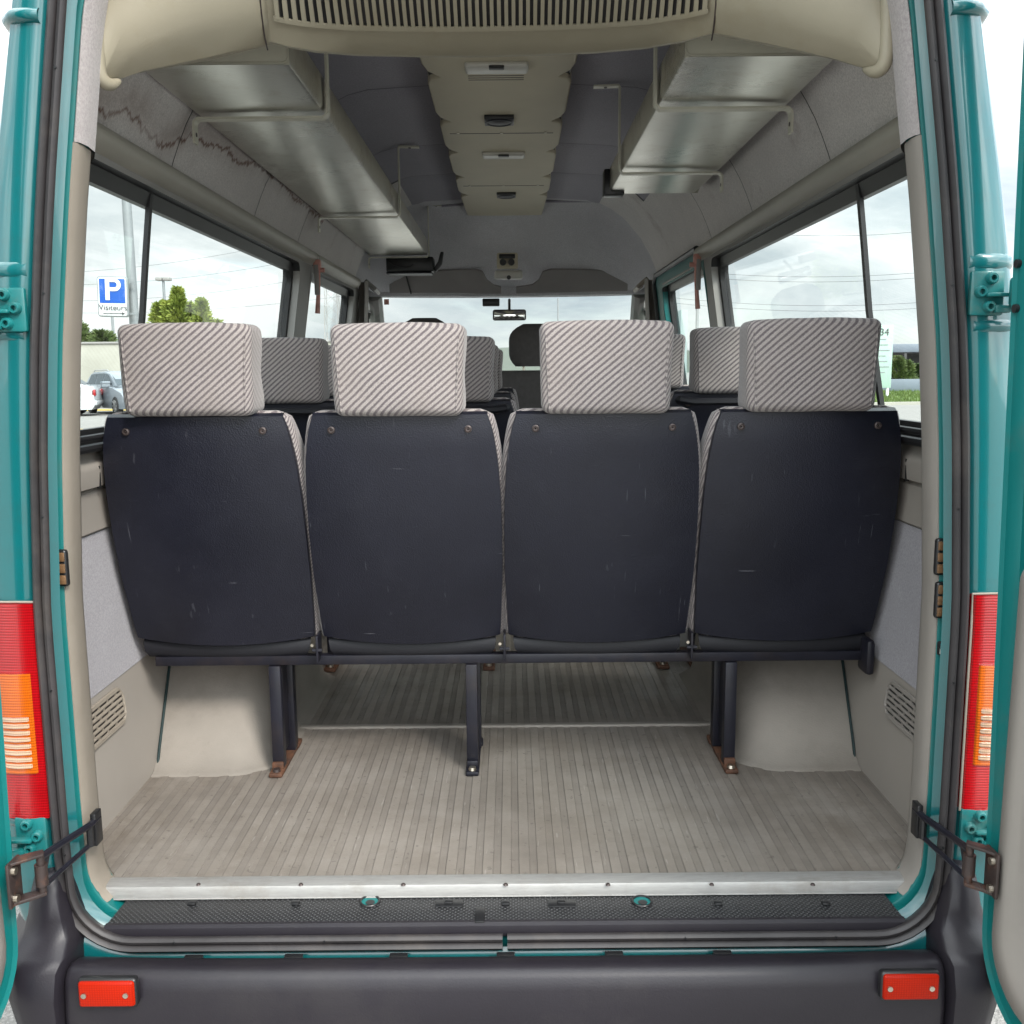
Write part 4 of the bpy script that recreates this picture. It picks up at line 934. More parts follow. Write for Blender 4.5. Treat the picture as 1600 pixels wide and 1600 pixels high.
# ------------------------------------------------------------------ seats
HW = [(0, .196), (.05, .198), (.3, .203), (.5, .203), (.65, .2015), (.8, .197), (.9, .190), (.96, .183), (1, .176)]
def seat(name, label, loc, extra=False, group=None):
    """local frame: x = 0 in the middle, y = 0 at the foot of the back shell, z = 0 on the cabin floor"""
    th = thing(name, label, 'seat', loc, group); o = Vector(loc)
    def W(x, y, z): return o + Vector((x, y, z))
    def yb(v): return -.135 * v + .018 * math.sin(math.pi * v) * -.6
    mb = MB(); rows = []; nu = 26
    for v in frange(0, 1, 22):
        hw = interp(HW, v); z = lerp(.318, .812, v); y = yb(v)
        row = []
        for i in range(nu + 1):
            u = -1 + 2 * i / nu; sag = -.016 * (1 - u * u) * (1 - v) ** 4
            yy = y + .014 * abs(u) ** 2.2 + .010 * max(0, v - .9) / .1 * .6
            row.append(W(hw * u, yy, z + sag))
        # returned edges
        row = [W(-hw + .003, y + .052, z), W(-hw - .001, y + .030, z), W(-hw - .001, y + .020, z)] + row + [W(hw + .001, y + .020, z), W(hw + .001, y + .030, z), W(hw - .003, y + .052, z)]
        rows.append(row)
    top = [p + Vector((0, .010, .006)) for p in rows[-1]]; top2 = [p + Vector((0, .034, .004)) for p in rows[-1]]
    bot = [p + Vector((0, .012, -.004)) for p in rows[0]]; bot2 = [p + Vector((0, .045, .004)) for p in rows[0]]
    mb.grid([bot2, bot] + rows + [top, top2]); sh = mb.build('back_shell', SHELL, th, ang=45)
    for x in (-.138, .138):
        mb = MB(); c = W(x, yb(.945) - .001 + .014 * (x / .195) ** 2, .783); n_ = 14
        mb.grid([[c + Vector((r_ * math.cos(2 * math.pi * i / n_), y, r_ * math.sin(2 * math.pi * i / n_))) for i in range(n_)] for r_, y in ((.0075, .004), (.0072, -.001), (.005, -.002), (.0042, .0005), (.0022, .0008), (.001, -.0008))], closed_u=True)
        mb.build('shell_screw', SCREW, sh)
    # upholstered back in front of the shell
    mb = MB(); rows = []
    for v in [0, .03] + frange(.08, .92, 12) + [.96, .985, 1.0, 1.008]:
        hw = interp(HW, min(v, 1)) + .010 - (.012 if v > 1 else 0); z = lerp(.315, .818, v); y = yb(min(v, 1)) + .026
        d = .085 - .03 * max(0, v - .85) / .15 ; ring = []
        sh_ = 0 if v < .99 else .012
        for (cx, cy, sx, sy, a0) in ((hw - .02, y + d - .03, 1, 1, 0), (-hw + .02, y + d - .03, 1, 1, 90), (-hw + .02, y + .02, 1, 1, 180), (hw - .02, y + .02, 1, 1, 270)):
            for i in range(5):
                a = R(a0 + 90 * i / 4); rr_ = .02 - sh_ * .9; ring.append(W(cx + rr_ * math.cos(a), cy + rr_ * math.sin(a), z))
        rows.append(ring)
    v_ = mb.grid(rows, closed_u=True); mb.cap(v_[0][::-1]); mb.cap(v_[-1]); mb.build('back_cushion', STR_C, th, ang=60)
    # headrest
    mb = MB(); vs = mb.box((-.131, -.05, 0), (.131, .05, .186), .017, 5)
    bmesh.ops.subdivide_edges(mb.bm, edges=[e for e in mb.bm.edges if e.calc_length() > .1], cuts=6, use_grid_fill=True)
    for q in mb.bm.verts:
        x, y, z = q.co; k_ = z / .186
        x *= lerp(.968, 1.008, k_); y *= lerp(1.06, .86, k_)
        y -= .006 * (1 - (x / .127) ** 2) * math.sin(math.pi * min(1, max(0, k_))) if y < 0 else 0
        z += .004 * (1 - (x / .127) ** 2) * k_
        nz_ = mn.noise(Vector((x * 16, y * 16, z * 16))) * .003; x += nz_; y += nz_; z += nz_ * .6
        q.co = W(x, y - .102 - .016 * k_, z * .965 + .812)
    hd = mb.build('headrest', STR_H, th, ang=60)
    for sx in (-1, 1):
        mb = MB(); pp = []
        for k_, dy in ((.06, -.0535), (.35, -.0545), (.65, -.0525), (.88, -.0485)):
            pp.append(W(sx * (.113 + .009 * k_), dy * lerp(1.02, .90, k_) - .102 - .016 * k_ + .0012, k_ * .186 * .965 + .812))
        mb.tube(crv(pp, 4), .0017, 6); mb.build('headrest_seam', STR_H, hd, ang=80)
    # seat squab
    mb = MB(); vs = mb.box((-.20, .01, .30), (.20, .36, .44), .035, 4)
    for q in mb.bm.verts: q.co = q.co + o
    mb.build('seat_cushion', STR_C, th)
    # lower rear shell of the squab
    mb = MB(); rows = []
    for z, hw, y in ((.318, .182, .045), (.315, .186, .022), (.305, .187, .014), (.285, .184, .012), (.272, .176, .016), (.266, .165, .03)):
        rows.append([W(hw * u, y + .006 * u * u, z - (.006 * (1 - u * u))) for u in frange(-1, 1, 12)])
    v_ = mb.grid(rows); mb.build('squab_shell', SHELLB, th, ang=60)
    if extra:
        mb = MB(); mb.tube([W(x, y, z) for x, y, z in ((-.165, -.125, .795), (-.16, -.150, .795), (-.13, -.158, .79), (.13, -.158, .79), (.16, -.150, .795), (.165, -.125, .795))], .011, 8); mb.build('grab_rail', SHELLB, th)
    return th
Y1 = 2.06
cs = (-.621, -.207, .205, .619)
labs = ['rear row seat beside the left wall and the parking sign window', 'rear row seat second from the parking sign window', 'rear row seat behind the grey front headrest, second from the right wall', 'rear row seat beside the right wall and its blue hill board window']
labs = ['dark backed striped seat, outermost of the rear row under the long rack', 'dark backed striped seat, inner one of the rear row above the middle leg', 'dark backed striped seat of the rear row, partly hiding the plain grey headrest', 'dark backed striped seat, outermost of the rear row under the short rack']
G1 = 'seats of the rear row'
proto = None
for x, l in zip(cs, labs):
    if proto is None: proto = seat('rear_seat', l, (x, Y1, FZ), False, G1)
    else:
        c = copy_tree(proto); c.location.x = x; c['label'] = l
    rq = random.Random(int(x * 1000))
    for ch in kids(proto if x == cs[0] else c):
        if ch.name.startswith('headrest'): ch.rotation_euler = (R(rq.uniform(-.15, .15)), R(rq.uniform(-.28, .28)), 0); ch.location = (rq.uniform(-.002, .002), 0, rq.uniform(-.002, .003))
# bench frame with three legs
bf = thing('bench_frame', 'black steel bench frame with rusty feet under the rear row', 'bench frame', (0, 2.1, FZ))
mb = MB(); mb.box((-.782, 2.074, .931), (.812, 2.100, .952), .002); mb.box((-.78, 2.42, .925), (.80, 2.45, .955), .002); mb.build('cross_bar', STEELB, bf)
for x in (-.414, -.001, .412):
    mb = MB(); mb.box((x - .0025, 2.045, .945), (x + .0025, 2.09, 1.005), .001); mb.cyl((x - .011, 2.05, .972), (x + .011, 2.05, .972), .004, 10); mb.build('recliner_bracket', STEELB, bf)
    mb = MB(); mb.cyl((x - .010, 2.043, .985), (x - .010, 2.050, .985), .0035, 8); mb.build('recliner_bolt', BOLT, bf)
mb = MB(); mb.box((.795, 2.04, .905), (.815, 2.10, .985), .009); mb.build('recliner_bracket', STEELB, bf)
for i, (x, rusty, sx) in enumerate(((-.516, 1, 1), (-.076, 0, 1), (.505, .5, -1))):
    mb = MB(); mb.box((x - .013, 2.068, FZ + .012), (x + .013, 2.094, .93), .002)
    mb.box((x - .0125 + sx * .004, 2.17, FZ + .012), (x + .0125 + sx * .004, 2.20, .93), .002); mb.box((x - .003, 2.094, FZ + .03), (x + .003, 2.17, .925))
    lg = mb.build('leg', STEELB, bf)
    mb = MB(); mb.box((x - .015, 2.036, FZ + .002), (x + .015, 2.250, FZ + .012), .003); mb.box((x - .013, 2.060, FZ + .010), (x + .013, 2.070, FZ + .028), .003); mb.box((x - .02, 2.19, FZ + .008), (x + .02, 2.225, FZ + .02), .004)
    ft = mb.build('foot', RUSTF if i != 1 else STEELB, lg)
    mb = MB(); mb.cyl((x, 2.050, FZ + .010), (x, 2.050, FZ + .0185), .0095, 16, .0075); mb.cyl((x, 2.236, FZ + .010), (x, 2.236, FZ + .0185), .0085, 6); mb.build('foot_bolt', RUST if i == 0 else BOLT, lg)
# seats further forward
G2 = 'passenger seats in front of the rear row'
fs = None
spots = [(-.635, 2.86, 0, 'striped seat ahead of the outermost rear seat under the long rack'),
         (-.160, 2.86, 0, 'striped aisle seat directly ahead of the seat above the middle leg'),
         (.655, 2.84, .018, 'striped window seat ahead of the outermost rear seat under the short rack'),
         (.478, 3.44, .022, 'striped seat seen between two rear headrests before the sliding door'),
         (-.160, 3.68, 0, 'striped aisle seat two places ahead of the seat above the middle leg'),
         (-.635, 3.68, 0, 'striped window seat two places ahead of the outermost seat under the long rack'),
         (-.150, 4.48, .0, 'striped aisle seat farthest forward, close behind the cab'),
         (.292, 4.14, -.09, 'striped seat whose shoulder shows beside the plain grey headrest')]
for x, y, dz, l in spots:
    if fs is None: fs = seat('passenger_seat', l, (x, y, FZ + dz), True, G2); c = fs
    else: c = copy_tree(fs); c.location = (x, y, FZ + dz); c['label'] = l
# pedestal legs of those seats
G3 = 'seat pedestals in the middle of the cabin'
ped = None
for x, y, l in ((-.537, 2.84, 'rusty seat pedestal foot nearest the long rack side wheel arch'), (-.056, 2.84, 'seat pedestal foot near the middle of the cabin floor'), (.472, 2.84, 'dark seat pedestal foot, inner of the pair by the sliding door'), (.573, 2.84, 'rust rimmed seat pedestal foot, outer of the pair by the sliding door')):
    if ped is None:
        ped = thing('seat_pedestal', l, 'seat pedestal', (x, y, FZ), G3)
        mb = MB(); mb.box((x - .013, y, FZ + .01), (x + .013, y + .03, FZ + .265), .002); mb.build('post', STEELB, ped)
        mb = MB(); mb.box((x - .018, y - .045, FZ + .002), (x + .018, y + .16, FZ + .013), .003); ft = mb.build('foot', RUSTF, ped)
        mb = MB(); mb.cyl((x, y - .025, FZ + .012), (x, y - .025, FZ + .021), .010, 12); mb.build('foot_bolt', BOLT, ped)
    else: c = copy_tree(ped); c.location = (x, y, FZ); c['label'] = l
# cab seats: plain grey
CABF = pm('cab_fabric', (.075, .068, .066), .9, .15, 40, 400, .3)
def cab_seat(x, y, z, lab):
    th = thing('cab_seat', lab, 'seat', (x, y, FZ), 'plain grey seats in the cab')
    mb = MB(); rows = []
    for t in frange(0, 1, 12):
        a = t; hw = .135 * (1 - max(0, (t - .55) / .45) ** 3 * .55) * (1 - max(0, (.3 - t) / .3) ** 2 * .25)
        zz = z - .215 * (1 - t); d = .055 * (1 - max(0, (t - .75) / .25) ** 2 * .6)
        rows.append([(x + hw * math.cos(b_) * (1 if abs(math.cos(b_)) < .99 else 1), y + d * math.sin(b_), zz + .0) for b_ in [2 * math.pi * i / 20 for i in range(20)]])
    v_ = mb.grid(rows, closed_u=True); mb.cap(v_[0][::-1]); mb.cap(v_[-1]); mb.build('headrest', CABF, th, ang=70)
    mb = MB()
    for dx in (-.06, .06): mb.cyl((x + dx, y + .01, z - .26), (x + dx, y + .01, z - .19), .006, 8)
    mb.build('headrest_post', BOLT, th)
    mb = MB(); vs = mb.box((x - .235, y - .05, FZ + .35), (x + .235, y + .07, z - .235), .045, 4); mb.build('backrest', CABF, th)
    mb = MB(); mb.box((x - .24, y + .05, FZ + .18), (x + .24, y + .5, FZ + .40), .04, 4); mb.build('seat_cushion', CABF, th)
    return th
c = atY(836, 506, 5.0); cab_seat(c.x, 5.0, c.z, 'plain dark grey cab seat in the middle by the mirror')
c = atY(663, 497, 5.0); cab_seat(c.x, 5.0, c.z, 'plain dark cab seat under the strapped visor, only its top showing')

# ------------------------------------------------------------------ outside
def text_mesh(name, fc):
    tmp = bpy.data.objects.new('tmp', fc); COL.objects.link(tmp); dg = bpy.context.evaluated_depsgraph_get(); dg.update()
    me = bpy.data.meshes.new_from_object(tmp.evaluated_get(dg)); me.name = name
    bpy.data.objects.remove(tmp); o = bpy.data.objects.new(name, me); COL.objects.link(o); return o
def asphalt():
    m, t, b = nt('asphalt'); b.inputs['Roughness'].default_value = .9
    f = noise(t, 90, 5, .75); g = noise(t, .35, 5, .6)
    v = node(t, 'ShaderNodeTexVoronoi'); v.inputs['Scale'].default_value = 95; t.links.new(tc(t), v.inputs['Vector'])
    col = ramp(t, f, [(.3, (.17, .161, .15)), (.7, (.36, .345, .32))])
    col = mixrgb(t, ramp(t, v.outputs['Distance'], [(.25, .0), (.6, .5)]), col, (.10, .095, .088))
    col = mixrgb(t, math_(t, 'MULTIPLY', g, .5), col, (.29, .28, .265))
    t.links.new(col, b.inputs['Base Color']); bump(t, b, math_(t, 'ADD', v.outputs['Distance'], f), .7, .006); return m
ASPH = asphalt()
mb = MB(); mb.grid([[(x, y, 0) for x in (-2500, -300, -30, 30, 300, 2500)] for y in (-2500, -300, -30, 40, 300, 2500)]); tag(mb.build('ground', ASPH, smooth=False), kind='structure')
GRASS = pm('grass_green', (.09, .14, .03), .9, .4, 3, 40, .6, dirt=(.16, .15, .05), dirts=2)
YEL = pm('road_yellow', (.42, .29, .05), .7, .15, 4)
CONC = pm('concrete', (.36, .35, .30), .85, .12, .6, 20, .3, dirt=(.27, .26, .22), dirts=.5)
WHITEM = pm('white_metal', (.70, .72, .72), .4, .04, 3)
GALV = pm('galvanised', (.24, .255, .26), .5, .1, 2, metal=.3)
BLUE = pm('sign_blue', (.001, .075, .38), .35, .03, 3)
DARKT = pm('sign_black', (.055, .055, .055), .5, .05, 3)
def leafm(name, a, b_):
    m, t, b = nt(name); b.inputs['Roughness'].default_value = .7
    t.links.new(ramp(t, noise(t, 1.6, 4, .6), [(.3, a), (.7, b_)]), b.inputs['Base Color']); return m
LEAFY = leafm('leaf_yellow', (.13, .19, .03), (.30, .34, .06)); LEAFD = leafm('leaf_dark', (.025, .05, .012), (.07, .105, .025)); LEAFM = leafm('leaf_mid', (.05, .09, .02), (.12, .155, .04))
FOREST = leafm('forest', (.045, .06, .045), (.075, .09, .06))
BARK = pm('bark', (.12, .085, .06), .9, .3, 5, 30, .6)
# verges and yellow bay lines
def sheet(name, pts, m, kind='structure', z=.004):
    mb = MB(); mb.face([(p[0], p[1], z) for p in pts]); return tag(mb.build(name, m, smooth=False), kind=kind)
def gp(px, py): return atZ(px, py, 0)
sheet('road_marking', [gp(40, 670), gp(240, 670.5), gp(240, 675), gp(40, 674)], YEL)
sheet('road_marking', [gp(60, 640), gp(260, 638.5), gp(260, 641), gp(60, 643)], YEL)
sheet('road_marking', [gp(1380, 670), gp(1470, 663), gp(1470, 667), gp(1380, 677)], YEL)
def verge(name, pts, n, hgt, m, seed):
    rnd = random.Random(seed); mb = MB()
    A, B, C_, D_ = [Vector((p.x, p.y, 0)) for p in pts]
    mb.face([(q.x, q.y, .006) for q in (A, B, C_, D_)])
    for i in range(n):
        u, v = rnd.random(), rnd.random(); p = A.lerp(B, u).lerp(D_.lerp(C_, u), v); a = rnd.uniform(0, 6.28); w = hgt * .12; h = hgt * rnd.uniform(.5, 1)
        d = Vector((math.cos(a) * w, math.sin(a) * w, 0)); tip = p + Vector((rnd.uniform(-.4, .4) * h, rnd.uniform(-.4, .4) * h, h)); mb.face([p - d, p + d, tip])
    return tag(mb.build(name, m, smooth=False, recalc=False), kind='stuff')
verge('grass', [gp(20, 682), gp(300, 682), gp(300, 720), gp(20, 720)], 9000, .07, GRASS, 1)
verge('verge_grass', [gp(1340, 632), gp(1500, 629), gp(1500, 603), gp(1340, 605)], 5000, .22, GRASS, 2)
mb = MB(); a, b = gp(1330, 634), gp(1520, 631); mb.prism([(a.x, a.y, 0), (b.x, b.y, 0), (b.x, b.y + .3, 0), (a.x, a.y + .3, 0)], (0, 0, .12)); tag(mb.build('kerb', CONC, smooth=False), kind='structure')
# visitor parking sign
Ys = 20.0; p0 = atY(150, 432, Ys); p1 = atY(202, 495, Ys)
sw = p1.x - p0.x; sh_ = p0.z - p1.z; cx, cz_ = (p0.x + p1.x) / 2, (p0.z + p1.z) / 2
sg = thing('parking_sign', 'blue and white visitor parking sign with letter P', 'sign', (cx, Ys, 0))
tilt = Matrix.Translation((cx, Ys, cz_)) @ Matrix.Rotation(R(1.5), 4, 'Y')
def SGm(x, y, z): return tilt @ Vector((x, y, z))
mb = MB(); mb.prism([SGm(x, 0, z) for x, z in rr(0, 0, sw, sh_, .06)], (0, .06, 0), .008); mb.build('panel', GALV, sg)
mb = MB(); mb.face([SGm(x, -.012, z) for x, z in rr(0, 0, sw * .92, sh_ * .935, .04)]); mb.build('sign_face', WHITEM, sg)
mb = MB(); mb.prism([SGm(x, -.018, z) for x, z in rr(0, sh_ * .140, sw * .84, sh_ * .60, .012)], (0, .004, 0)); mb.build('blue_field', BLUE, sg)
mb = MB()
mb.prism([SGm(x, -.030, z) for x, z in ((-.135, -.07), (-.05, -.07), (-.05, .36), (-.135, .36))], (0, .010, 0))
Po = [(-.049, .36), (.06, .36)] + [(.06 + .125 * math.sin(R(a_)), .235 + .125 * math.cos(R(a_))) for a_ in range(0, 181, 15)] + [(-.049, .11)]
Pi = [(-.049, .29), (.055, .29)] + [(.055 + .05 * math.sin(R(a_)), .237 + .052 * math.cos(R(a_))) for a_ in range(0, 181, 15)] + [(-.049, .185)]
mb.grid([[SGm(x, -.030, z) for x, z in Po], [SGm(x, -.030, z) for x, z in Pi]])
k_ = sh_ / .86
mb.build('letter_p', WHITEM, sg, smooth=False)
fc = bpy.data.curves.new('lettering', 'FONT'); fc.body = 'Visiteurs'; fc.size = .165; fc.align_x = 'CENTER'; fc.extrude = .002; fc.materials.append(DARKT)
fo = text_mesh('lettering', fc); fo.parent = sg; fo.matrix_local = Matrix.Translation((0, -.03, cz_ - sh_ * .335)) @ Matrix.Rotation(R(1.5), 4, 'Y') @ Matrix.Rotation(R(90), 4, 'X')
mb = MB(); mb.box((-.2, -.03, -sh_ * .42), (.2, -.02, -sh_ * .405), 0, 2, tilt); mb.prism([SGm(.19, -.03, -sh_ * .412 - .03), SGm(.25, -.03, -sh_ * .412), SGm(.19, -.03, -sh_ * .412 + .03)], (0, .008, 0)); mb.build('arrow', DARKT, sg)
mb = MB()
for z in (cz_ + sh_ * .36, cz_ - sh_ * .42): mb.box((cx + sw * .3, Ys + .06, z - .02), (cx + sw * .5 + .14, Ys + .09, z + .02))
mb.build('clamp', GALV, sg)
# lamp masts
def mast(px, ytop, Y, r, arms, label, heads=True):
    b0 = atY(px, 520, Y); x = b0.x; zt = atY(px - 12 if px < 800 and px < 220 else px, ytop, Y).z
    th = thing('lamp_mast', label, 'lamp mast', (x, Y, 0), 'lamp masts around the car park')
    mb = MB(); mb.cyl((x, Y, 0), (x, Y, zt), r * 1.25, 12, r); mb.build('pole', GALV, th)
    if heads:
        for sx in (-1, 1):
            mb = MB(); mb.box((x + sx * arms * .25 - arms * .22 , Y - .25, zt - .12), (x + sx * arms * .25 + arms * .22, Y + .35, zt + .12), .05, 2, Matrix.Translation((0, 0, 0))); mb.build('floodlight', PILG, th)
    return th
mast(211, 120, 20.3, .085, 0, 'pale lamp mast carrying the visitor parking sign', False)
mast(260, 436, 70, .09, 1.1, 'distant twin floodlight mast beside the yellow green tree')
mast(1089, 425, 62, .09, 1.3, 'twin floodlight mast seen through the sliding door window')
mast(177, 480, 95, .12, 0, 'thin grey pole below the visitor parking sign', False)
mast(872, 466, 60, .05, 0, 'slender pole seen through the windscreen', False)
# trees and bushes
def leafy(name, label, cat, base, cones, m, n, size, seed, group=None, trunk=True, up=.3):
    rnd = random.Random(seed); th = thing(name, label, cat, base, group); o = Vector(base); mb = MB()
    tot = sum(c[3] ** 2 * c[4] for c in cones)
    for (cx, cy, z0, r, h, pw) in cones:
        k = int(n * r * r * h / tot)
        for i in range(k):
            t = rnd.random() ** .8; a = rnd.uniform(0, 2 * math.pi); prof = max(.03, (1 - t) ** pw * min(1, t * 5 + .25))
            lump = .72 + .42 * mn.noise(Vector((math.cos(a) * 1.7 + cx, math.sin(a) * 1.7 + seed, t * 5)))
            rad = r * prof * lump * math.sqrt(rnd.uniform(.35, 1))
            p = o + Vector((cx + rad * math.cos(a), cy + rad * math.sin(a), z0 + h * t))
            d = Vector((math.cos(a), math.sin(a), rnd.uniform(-.2, 1.4))).normalized(); q = d.orthogonal().normalized(); q.rotate(Matrix.Rotation(rnd.uniform(0, 6.28), 3, d))
            L = size * rnd.uniform(.6, 1.4); w = L * .22
            mb.face([p - q * w, p + d * L * .5 - q * w * 1.1, p + d * L, p + q * w])
    mb.build('crown', m, th, smooth=False, recalc=False)
    if trunk:
        mb = MB(); h = max(c[2] + c[4] * .55 for c in cones)
        mb.tube([o, o + Vector((.03, 0, h * .4)), o + Vector((-.02, .02, h))], [.14, .10, .03], 8)
        for c in cones[1:]: mb.tube([o + Vector((0, 0, h * .15)), o + Vector((c[0] * .7, c[1] * .7, c[2])), o + Vector((c[0], c[1], c[2] + c[4] * .6))], [.07, .05, .02], 6)
        mb.build('trunk', BARK, th)
    return th
tb = gp(287, 618.5); Yt = 45; tb = atY(287, 620, Yt)
leafy('conifer_tree', 'yellow green feathery tree beyond the window divider', 'tree', (tb.x, Yt, 0), [(0, 0, .6, 1.5, 4.75, .8), (-1.0, .2, .8, 1.2, 3.9, .8), (1.1, -.1, .8, 1.3, 4.0, .75), (.45, .3, 1.4, .9, 3.3, .8), (-1.9, 0, .7, 1.1, 2.9, .8), (1.75, 0, .7, 1.0, 3.2, .8), (-.5, 0, 1.2, 1.0, 3.6, .8)], LEAFY, 15000, .26, 3)
tb = atY(118, 560, 75); leafy('broad_tree', 'rounded green tree top rising above the concrete wall', 'tree', (tb.x - .5, 75, 0), [(0, 0, .5, 3.6, 5.3, .45), (2.6, 0, .5, 2.4, 4.2, .45)], LEAFM, 9000, .4, 5)
bx = atY(1402, 580, 74).x; leafy('bush', 'bush with reddish leaves at the post of the carport', 'bush', (bx, 74, 0), [(0, 0, 0, 1.15, 2.3, .4), (.8, .3, 0, 1.0, 2.0, .4)], LEAFM, 3000, .22, 6, 'bushes under the carport', False)
bx = atY(1432, 580, 76).x; leafy('bush', 'green bush under the carport by the window edge', 'bush', (bx, 76, 0), [(0, 0, 0, 1.0, 1.7, .4), (.9, .3, 0, 1.0, 1.9, .4)], LEAFD, 3000, .22, 7, 'bushes under the carport', False)
# concrete wall
wl = atY(60, 538, 62); wr_ = atY(420, 541, 62)
mb = MB(); mb.box((wl.x - 30, 62, 0), (wr_.x + 14, 62.4, wl.z), .02); tag(mb.build('concrete_wall', CONC), 'long pale concrete wall behind the parked cars', 'wall')
mb = MB(); mb.box((wl.x - 30, 61.9, wl.z), (wr_.x + 14, 62.5, wl.z + .12), .01); cp = mb.build('coping', PILG, bpy.data.objects['concrete_wall'])
# hills
mb = MB(); rows = []
for r_, h in ((360, 0), (430, .35), (520, .8), (640, 1.0), (800, .9)):
    row = []
    for i in range(121):
        a = R(-62 + 124 * i / 120); hh = 14 + 15 * sstep((-a - .1) / .5) + 7 * mn.noise(Vector((a * 5, 1.3, 0))) + 3.0 * mn.noise(Vector((a * 60, r_ * .1, 2))) + 1.2 * mn.noise(Vector((a * 240, r_ * .1, 5)))
        row.append((r_ * math.sin(a), r_ * math.cos(a), -1 + h * hh))
    rows.append(row)
mb.grid(rows); tag(mb.build('hills', FOREST), kind='structure')
# pylon
Yp = 170; pb = atY(522, 570, Yp); py_ = thing('pylon', 'steel lattice electricity pylon behind the second window', 'pylon', (pb.x, Yp, 0))
mb = MB(); Hp = 34; w0 = 2.9; w1 = 1.1
def pc(i, z): k_ = lerp(w0, w1, z / Hp) * .5; return Vector((pb.x + (-k_ if i in (0, 3) else k_), Yp + (-k_ if i < 2 else k_), z))
for i in range(4): mb.cyl(pc(i, 0), pc(i, Hp), .07, 6)
nz = 18
for j in range(nz):
    za, zb_ = Hp * j / nz, Hp * (j + 1) / nz
    for i in range(4):
        mb.cyl(pc(i, za), pc((i + 1) % 4, zb_), .035, 4); mb.cyl(pc((i + 1) % 4, za), pc(i, zb_), .035, 4)
mb.build('lattice', PILG, py_)
mb = MB()
for z in (22, 27, 32): mb.prism([(pb.x - 4.5, Yp, z), (pb.x, Yp - .5, z - .1), (pb.x + 4.5, Yp, z), (pb.x, Yp, z + .9)], (0, .1, .0))
mb.build('cross_arm', PILG, py_)
# wires
WIRE = pm('wire_dark', (.06, .06, .065), .6, .05, 3)
def wire(p, q, r, sag, label):
    n_ = 16; mb = MB(); p, q = Vector(p), Vector(q)
    mb.tube([p.lerp(q, i / n_) - Vector((0, 0, sag * 4 * (i / n_) * (1 - i / n_))) for i in range(n_ + 1)], r, 5)
    return tag(mb.build('power_line', WIRE), label, 'power line', 'power lines across the sky')
for (pa, pb_, Y0, lab) in (((120, 425), (470, 372), 120, 'thin power line, topmost above the sign'), ((120, 445), (470, 405), 120, 'thin power line crossing behind the sign panel'), ((120, 470), (470, 436), 120, 'thin power line above the yellow green tree'), ((120, 489), (540, 462), 125, 'thin power line lowest over the tree top'),
                           ((1120, 357), (1460, 359), 90, 'single power line, highest in the window of the pale green board'), ((1040, 420), (1460, 424), 90, 'upper wire of the upper pair in the window of the pale green board'), ((1040, 428), (1460, 432), 90, 'lower wire of the upper pair in the window of the pale green board'), ((1040, 464), (1460, 471), 95, 'upper wire of the lower pair in the window of the pale green board'), ((1040, 472), (1460, 480), 95, 'lower wire of the lower pair in the window of the pale green board')):
    a, b = atY(*pa, Y0), atY(*pb_, Y0); wire(a, b, .017, .6, lab)
# info board and carport on the right
Yb = 50; a, b = atY(1352, 508, Yb), atY(1392, 606, Yb)
ib = thing('info_board', 'tall pale green information board on the grass verge', 'board', ((a.x + b.x) / 2, Yb, 0))
PALE = pm('board_green', (.36, .50, .43), .4, .03, 3)
mb = MB(); mb.box((a.x, Yb, b.z), (b.x, Yb + .15, a.z), .02); mb.build('panel', PALE, ib)
mb = MB()
for x in (a.x + .1, b.x - .15): mb.box((x - .06, Yb + .02, 0), (x + .06, Yb + .13, b.z + .1))
mb.build('post', WHITEM, ib)
mb = MB()
for k_ in range(7): mb.box((b.x - .85, Yb - .012, a.z - .75 - .28 * k_), (b.x - .35 + .1 * (k_ % 3), Yb - .002, a.z - .70 - .28 * k_))
mb.build('text_line', GALV, ib)
fc = bpy.data.curves.new('number', 'FONT'); fc.body = '34'; fc.size = .5; fc.extrude = .004; fc.materials.append(DARKT)
fo = text_mesh('number', fc); fo.parent = ib; fo.location = (b.x - ib.location.x - .72, -.02, a.z - .52); fo.rotation_euler = (R(90), 0, 0)
Yc = 80; a, b = atY(1340, 538, Yc), atY(1560, 549, Yc)
cpt = thing('carport', 'low flat roofed carport across the road', 'carport', ((a.x + b.x) / 2, Yc, 0))
SLATE = pm('slate_roof', (.16, .19, .23), .5, .1, 1)
mb = MB(); mb.box((a.x, Yc, b.z), (b.x, Yc + 8, a.z), .03); mb.build('roof', SLATE, cpt)
mb = MB(); mb.box((a.x, Yc + 7.6, 0), (b.x, Yc + 8, b.z)); mb.build('back_wall', DARKT, cpt)
for k_ in range(4):
    x = lerp(a.x + .5, b.x - .5, k_ / 3); mb = MB(); mb.box((x - .1, Yc + .1, 0), (x + .1, Yc + .3, b.z)); mb.build('post', DARKT, cpt)
a, b = atY(1340, 593, 62), atY(1560, 604, 62); mb = MB(); mb.box((a.x, 62, 0), (b.x, 62.3, a.z), .02); tag(mb.build('low_barrier', SLATE), 'dark low barrier between the verge and the carport', 'barrier')
# far building block in sliding door window
a, b = atY(1064, 484, 130), atY(1074, 520, 130); mb = MB(); mb.box((a.x, 130, 0), (b.x, 134, a.z), .03); tbk = tag(mb.build('tower_block', pm('tower_grey', (.30, .36, .35), .7, .05, 1)), 'narrow grey tower seen low in the sliding door window', 'tower')
